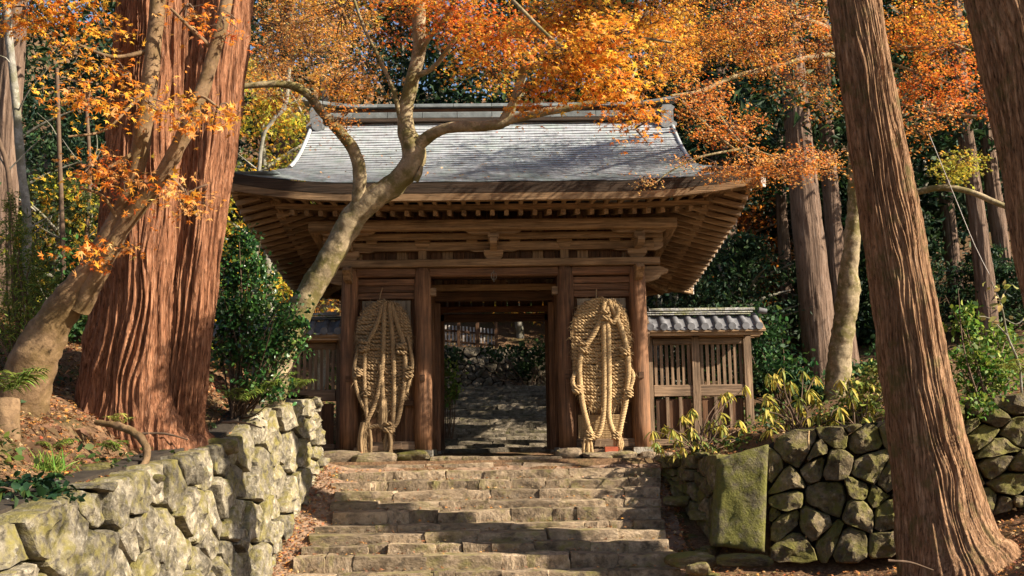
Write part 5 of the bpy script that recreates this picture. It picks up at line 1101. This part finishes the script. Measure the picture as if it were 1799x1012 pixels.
shrub('green_shrub', 'bright green shrub between the leaning cedar and the right edge', 1720, 740, 17.5, [(1710,640,.3,40,45,600),(1745,665,.2,45,40,600),(1690,560,.5,25,35,250),(1740,590,.8,40,30,350),(1720,715,-.3,45,22,420),(1780,620,.8,30,35,300)], .085, [(.06,.15,.02),(.14,.22,.03),(.26,.30,.05)], (3,3,2), 304, 'green')
shrub('yellow_green_shrub', 'yellow-leaved low shrub on the wall top left of the leaning cedar', 1520, 750, 18.6, [(1520,700,0,40,35,420),(1490,720,0,35,25,260),(1545,660,.3,25,35,260)], .09, [(.36,.32,.07),(.20,.23,.05),(.12,.17,.03)], (2,2,2), 305, 'green')
shrub('green_shrub', 'small green shrub below the passage wall inside the gate opening', 785, 700, 27.8, [(780,660,0,22,30,300),(790,690,0,16,24,200),(772,640,0,14,20,120)], .10, [(.10,.17,.03),(.2,.24,.04)], (2,1), 306, 'green')
shrub('broadleaf_shrub', 'dim green shrubs at the foot of the tall cedar', 1370, 700, 25.5, [(1370,650,0,50,40,500),(1340,600,1,45,50,500),(1420,690,-.5,50,25,300),(1530,660,1,40,40,400),(1560,620,2,40,50,400)], .14, GR, (3,2,3,1), 307, 'green')
shrub('ivy_patch', 'dark ivy leaves trailing over the wall at the lower left corner', 50, 900, 10.6, [(40,880,0,55,22,150),(70,850,.3,50,18,130),(20,915,-.2,40,22,120),(110,870,.2,30,16,60)], .10, [(.018,.045,.018),(.03,.07,.02)], (2,1), 308, 'gloss', OVAL, 'ivy', n_up=.8)
shrub('ivy_patch', 'dark greenery hanging over the far wall in the gate opening', 930, 650, 37.6, [(930,640,0,30,30,260),(880,620,0,40,14,200),(800,625,0,30,16,160),(960,610,0,24,40,220)], .16, [(.03,.06,.02),(.05,.09,.025)], (2,1), 309, 'green', OVAL, 'ivy')
# rhododendrons with long drooping leaves: every leaf is a piece of its own
def longleaf(col):
    tv, tf = blade_tpl(.16, .03, .25); c = np.tile(np.array(col), (len(tv), 1)); return mesh('leaf', tv, tf, M['green'], True, col=c)
RHO = [longleaf(c) for c in ((.52,.40,.07),(.46,.36,.05),(.36,.33,.06),(.25,.27,.05),(.56,.45,.10),(.15,.20,.04))]
def rhodo(label, px, py, Y, whorls, seed, group):
    r = random.Random(seed); b = P(px, py, Y); b.z = float(G(b.x, Y)); t = empty('rhododendron', b, label, 'shrub', group); st = []
    for (wx, wy, dY, k) in [(a+r.gauss(0,9), b_+r.gauss(0,7), c_+r.gauss(0,.15), d_) for a, b_, c_, d_ in whorls for _ in range(2)]:
        c = P(wx, wy, Y+dY); mid = (b+c)/2+Vector((r.gauss(0,.1), r.gauss(0,.1), .05)); st.append(tube([(b.x+r.gauss(0,.1), b.y, b.z-.05, .016), (*mid, .012), (*c, .008)], 6, .1)); a0 = r.random()*6
        for q in range(k):
            a = a0+q*6.283/k+r.gauss(0,.15); s = r.uniform(.18,.28)
            Mx = Matrix.Translation(c+Vector((0,0,r.gauss(0,.02)))) @ Matrix.Rotation(a, 4, 'Z') @ Matrix.Rotation(-r.uniform(.35,1.15), 4, 'X') @ Matrix.Rotation(r.gauss(0,.25), 4, 'Y') @ Matrix.Scale(s, 4)
            link('leaf', r.choice(RHO), t, Mx)
    V, Fq = tubes(st); link('stems', mesh('stems', V, Fq, M['twig'], True), t)
r = random.Random(4)
wh = [(1180,742,0,8),(1200,725,.1,8),(1225,715,.2,9),(1265,690,.3,7),(1285,685,.3,7),(1215,760,-.1,9),(1185,770,-.1,8),(1240,745,.1,9),(1260,735,.2,8),(1270,760,0,9),(1245,775,-.1,9),(1290,765,.1,8),(1305,745,.2,7),(1165,755,.1,7),(1230,785,-.2,8),(1195,785,-.2,8),(1160,780,0,7),(1310,775,0,6)]
rhodo('yellowing long-leaved rhododendron in front of the slatted fence', 1235, 800, 20.2, wh, 71, 'rhododendrons along the right wall')
wh = [(1350,665,.3,8),(1375,660,.2,8),(1395,668,.2,9),(1420,690,0,9),(1440,700,0,9),(1365,700,.1,8),(1345,720,0,8),(1400,715,-.1,9),(1430,730,-.1,9),(1385,740,-.1,8),(1455,725,0,8),(1410,650,.4,7),(1360,745,-.1,7),(1470,745,0,8),(1500,715,.2,8),(1515,730,.1,8),(1340,690,.2,7),(1445,750,-.1,8),(1490,740,0,7)]
rhodo('taller yellow rhododendron on the wall top right of the fence post', 1400, 770, 18.6, wh, 72, 'rhododendrons along the right wall')
wh = [(1500,690,.2,8),(1525,675,.3,8),(1480,710,.1,9),(1540,715,.1,8),(1510,735,0,9),(1470,738,0,8),(1550,690,.3,7),(1490,665,.4,7)]
rhodo('low yellow-green rhododendron tucked beside the leaning cedar', 1510, 760, 18.2, wh, 73, 'rhododendrons along the right wall')
# ferns
def fern(label, px, py, Y, nfr, L, cols, seed, group='ferns'):
    r = np.random.default_rng(seed); b = np.array(P(px, py, Y)); t = empty('fern', b, label, 'fern', group); Ps = []; Sp = []; Ss = []; Ns = []; st = []
    for k in range(nfr):
        a = r.uniform(0, 6.28); l = L*r.uniform(.7, 1.2); d = np.array([math.cos(a), math.sin(a), 0]); s_ = np.array([-math.sin(a), math.cos(a), 0]); f = np.linspace(.08, 1, 22)
        c = b+d*(l*f*.8)[:, None]+np.array([0,0,1])*(l*(f*.9-f*f*.62))[:, None]; st.append(tube([(*c[0], .006), (*c[10], .005), (*c[-1], .002)], 4, .1))
        for sg in (-1, 1): Ps.append(c); Sp.append(np.tile(s_*sg+d*.35+np.array([0,0,-.15]), (22, 1))); Ss.append(l*.26*np.sin(np.pi*(f*.8+.16))); Ns.append(np.tile([0,0,1.], (22, 1))+r.normal(0,.15,(22,3)))
    n = sum(map(len, Ps)); V, Fq, C = leaf_mesh(np.vstack(Ps), np.vstack(Ns), np.concatenate(Ss), pal(cols, [1]*len(cols), n, r), NARROW, np.vstack(Sp), r)
    link('frond', mesh('frond', V, Fq, M['green'], col=C), t); V, Fq = tubes(st); link('stalk', mesh('stalk', V, Fq, M['green'], col=np.tile([.1,.12,.03], (len(V), 1))), t)
FG = [(.12,.19,.03),(.2,.25,.04)]
for k, (px, py, Y, n, L, c, lab) in enumerate([(20,690,12.6,8,.7,FG,'large green fern at the left edge under the maple'),(215,745,13.9,4,.35,[(.5,.5,.12)],'pale yellow fern against the giant cedar'),(205,795,13.4,6,.4,FG,'low fern in litter below the giant cedar'),(85,795,12.7,5,.4,FG,'fern on the bank above the boulder'),(460,690,17,7,.55,FG,'fern on the bank beside the green shrub'),(520,682,18.2,6,.5,FG,'fern near the end of the sunlit wall'),(420,705,16.6,6,.5,FG,'fern behind the right foot of the giant cedar'),(1560,735,17.6,5,.4,FG,'fern on the wall beside the leaning cedar'),(1790,655,15.6,6,.5,[(.25,.27,.05)],'fern on the wall at the right edge'),(492,668,18.6,6,.5,FG,'fern under the maple trunk')]):
    fern(lab, px, py, Y, n, L, c, 400+k)
# grass tuft
r = np.random.default_rng(77); b = np.array(P(85, 832, 12.0)); n = 160; p = b+r.normal(0, .10, (n, 3))*np.array([1,1,.1]); sp = r.normal(0, .5, (n, 3)); sp[:, 2] = 1
V, Fq, C = leaf_mesh(p, r.normal(0, 1, (n, 3))+np.array([0,-1,0]), r.uniform(.14,.3,n), pal([(.12,.24,.03),(.22,.30,.05)],(1,1),n,r), blade_tpl(.05,.0,.2), sp, r)
tag(link('grass', mesh('grass', V, Fq, M['green'], col=C)), 'bright green grass tuft on the left bank', 'grass', kind='stuff')
# bent root and stump
V, Fq = tube(px_path([(168,742,13.6,10),(205,748,13.5,12),(238,762,13.4,13),(256,785,13.3,14),(256,810,13.2,12),(240,828,13.1,9),(212,833,13.0,5)]), 12, .03, .45, 16); tag(link('bent_root', mesh('bent_root', V, Fq, M['bark_left'], True)), 'bent bare root curling over the left wall top', 'root')
V, Fq = cedar_trunk([(*P(8,800,12.3),.20),(*P(8,770,12.3),.17),(*P(9,740,12.3),.15),(*P(9,702,12.3),.145),(*P(9,700,12.3),.01)], 40, .05, .02, .05, 4, .05); tag(link('tree_stump', mesh('tree_stump', V, Fq, M['bark_left'], True)), 'cut stump at the left edge of the bank', 'stump')
for k, (a, b_, lab) in enumerate([((390,742),(460,752),'fallen branch on the bank behind the cedar foot'),((1560,985),(1640,1002),'fallen stick in leaves at the foot of the leaning cedar'),((250,762),(330,772),'thin twig across the foot of the giant cedar')]):
    Y = 15.9 if k == 0 else 14.6; V, Fq = tube(px_path([(*a, Y, 5), ((a[0]+b_[0])/2, (a[1]+b_[1])/2-5, Y, 4), (*b_, Y, 2)]), 7, .05, .4, 12); tag(link('fallen_branch', mesh('fallen_branch', V, Fq, M['twig'], True)), lab, 'branch', 'fallen branches')
# bare pale sapling and wire at the right edge
t = empty('bare_sapling', P(1790, 650, 15.8), 'thin bare pale sapling at the right edge above the wall', 'sapling'); tw = [tube(px_path(l), 6, .1) for l in ([(1795,690,15.8,5),(1790,640,15.8,5),(1770,590,15.8,4),(1760,540,15.8,3),(1742,495,15.8,2)],[(1772,592,15.8,3),(1740,560,15.7,2),(1720,556,15.6,2)],[(1764,560,15.8,3),(1785,570,15.8,2),(1799,560,15.8,2)],[(1756,530,15.8,3),(1770,505,15.8,2)])]
V, Fq = tubes(tw); link('stem', mesh('stem', V, Fq, M['bark_grey'], True), t)
n = 26; r = np.random.default_rng(3); p = np.array([P(*random.choice([(1745,500),(1760,535),(1772,505),(1735,560),(1785,566)]), 15.75) for _ in range(n)])+r.normal(0,.05,(n,3)); V, Fq, C = leaf_mesh(p, r.normal(0,1,(n,3)), r.uniform(.08,.16,n), pal([(.5,.42,.16),(.3,.32,.08)],(2,1),n,r), OVAL, r=r); link('leaves', mesh('leaves', V, Fq, M['green'], col=C), t)
V, Fq = tube([(*P(1632,235,17),.006),(*P(1675,340,16.7),.006),(*P(1712,430,16.4),.006),(*P(1738,482,16.2),.006)], 5, .2); tag(link('hanging_wire', mesh('hanging_wire', V, Fq, M['white_end'], True)), 'thin pale wire slanting down right of the leaning cedar', 'wire')
V, Fq = tube([(*P(1421,757,17.0),.014),(*P(1420,775,16.95),.016),(*P(1421,790,16.9),.014)], 6, .05); tag(link('pale_root', mesh('pale_root', V, Fq, M['straw'], True)), 'short pale root hanging over the right wall top', 'root')
# ---- fallen leaves, ground cover
def scatter(n, x0, x1, y0, y1, r, keep): 
    x = r.uniform(x0, x1, n); y = r.uniform(y0, y1, n); k = keep(x, y); x, y = x[k], y[k]; return np.stack([x, y, G(x, y)+.012], 1)
r = np.random.default_rng(21); LC = [(.30,.13,.05),(.42,.20,.07),(.20,.09,.045),(.5,.22,.05),(.36,.10,.04),(.45,.32,.16)]
pp = np.vstack([scatter(22000,-9,-3.6,7,21,r,lambda x,y: x < lerpt(XLT,y)-.2), scatter(9000,3.0,9.5,13,18.2,r,lambda x,y: y < lerpt(YRT,x)-.05), scatter(3000,3.3,10,16.5,23,r,lambda x,y: y > lerpt(YRT,x)+.15), scatter(2200,-3.9,3.3,14.5,20.6,r,lambda x,y: (x < -2.9)|(x > 2.6)|(r.random(len(x)) < .12)), scatter(5000,-12,14,26,38,r,lambda x,y: np.abs(x) > 2.2)])
q_ = 5200; xq = np.where(r.random(q_) < .62, lerpt(XLT, 16.)+np.abs(r.normal(0,.5,q_)), 3.35-np.abs(r.normal(0,.45,q_))); yq = r.uniform(14.6, 20.8, q_); pp = np.vstack([pp, np.stack([xq, yq, pathz(xq, yq)+.03], 1)])
ex = []
for (D, z), la, ra in zip(STEPZ[1:12], lefts[1:], rights[1:]):
    m_ = 70; ex.append(np.stack([r.uniform(Xp(la, D), Xp(ra, D), m_), D+r.uniform(.12, .40, m_), np.full(m_, z+.02)], 1))
m_ = 160; tr_ = r.uniform(.02, .9, m_); qr_ = r.uniform(-.95, .95, m_); ex.append(np.stack([qr_*roof_w(tr_)*.98, ye-.07+(YM-ye+.07)*tr_, roof_z(tr_, qr_)+.045], 1)); pp = np.vstack([pp]+ex)
pp[:, 2] += r.uniform(0, .03, len(pp)); nn = r.normal(0,.35,(len(pp),3)); nn[:, 2] += 1
V, Fq, C = leaf_mesh(pp, nn, r.uniform(.035,.065,len(pp)), pal(LC,(3,2,3,2,1,2),len(pp),r), MAPLE, r=r); tag(link('fallen_leaves', mesh('fallen_leaves', V, Fq, M['litter'], col=C)), 'brown and orange fallen leaves carpeting the banks', 'fallen leaves', kind='stuff')
pp = np.vstack([scatter(5000,-10,-4.3,8,21.5,r,lambda x,y: (fbm(np.stack([x,y,0*x],-1)*1.1,2) > .54)), scatter(2600,3.6,12,17,24,r,lambda x,y: (y > lerpt(YRT,x)+.3)&(fbm(np.stack([x,y,0*x],-1)*1.1,2) > .45)), scatter(9000,-22,24,24,40,r,lambda x,y: (np.abs(x) > 2.6))])
pp[:, 2] += r.uniform(0,.22,len(pp)); nn = r.normal(0,.5,(len(pp),3)); nn[:, 2] += .8
V, Fq, C = leaf_mesh(pp, nn, r.uniform(.06,.13,len(pp))*np.where(pp[:,1] > 24, 1.8, 1), pal([(.05,.09,.02),(.10,.14,.03),(.16,.19,.04),(.03,.06,.02)],(3,2,2,2),len(pp),r), OVAL, r=r); tag(link('ground_cover', mesh('ground_cover', V, Fq, M['green'], col=C)), 'low green ground cover on the banks and forest floor', 'ground cover', kind='stuff')
# needles and dead twigs over the left bank
n = 2600; x = r.uniform(-8,-4,n); y = r.uniform(8,20.5,n); a = r.uniform(0,6.28,n); l = r.uniform(.05,.22,n); z = G(x,y)+.02; V = np.stack([np.stack([x,y,z],1), np.stack([x+np.cos(a)*l, y+np.sin(a)*l, G(x+np.cos(a)*l, y+np.sin(a)*l)+.022],1), np.stack([x+np.cos(a)*l*.5+.006, y+np.sin(a)*l*.5, z+.012],1)],1).reshape(-1,3)
tag(link('dead_twigs', mesh('dead_twigs', V, np.arange(3*n).reshape(-1,3), M['litter'], col=np.repeat(pal([(.3,.16,.09),(.16,.09,.05)],(1,1),n,r),3,0))), 'dead cedar twigs strewn over the left bank', 'twigs', kind='stuff')
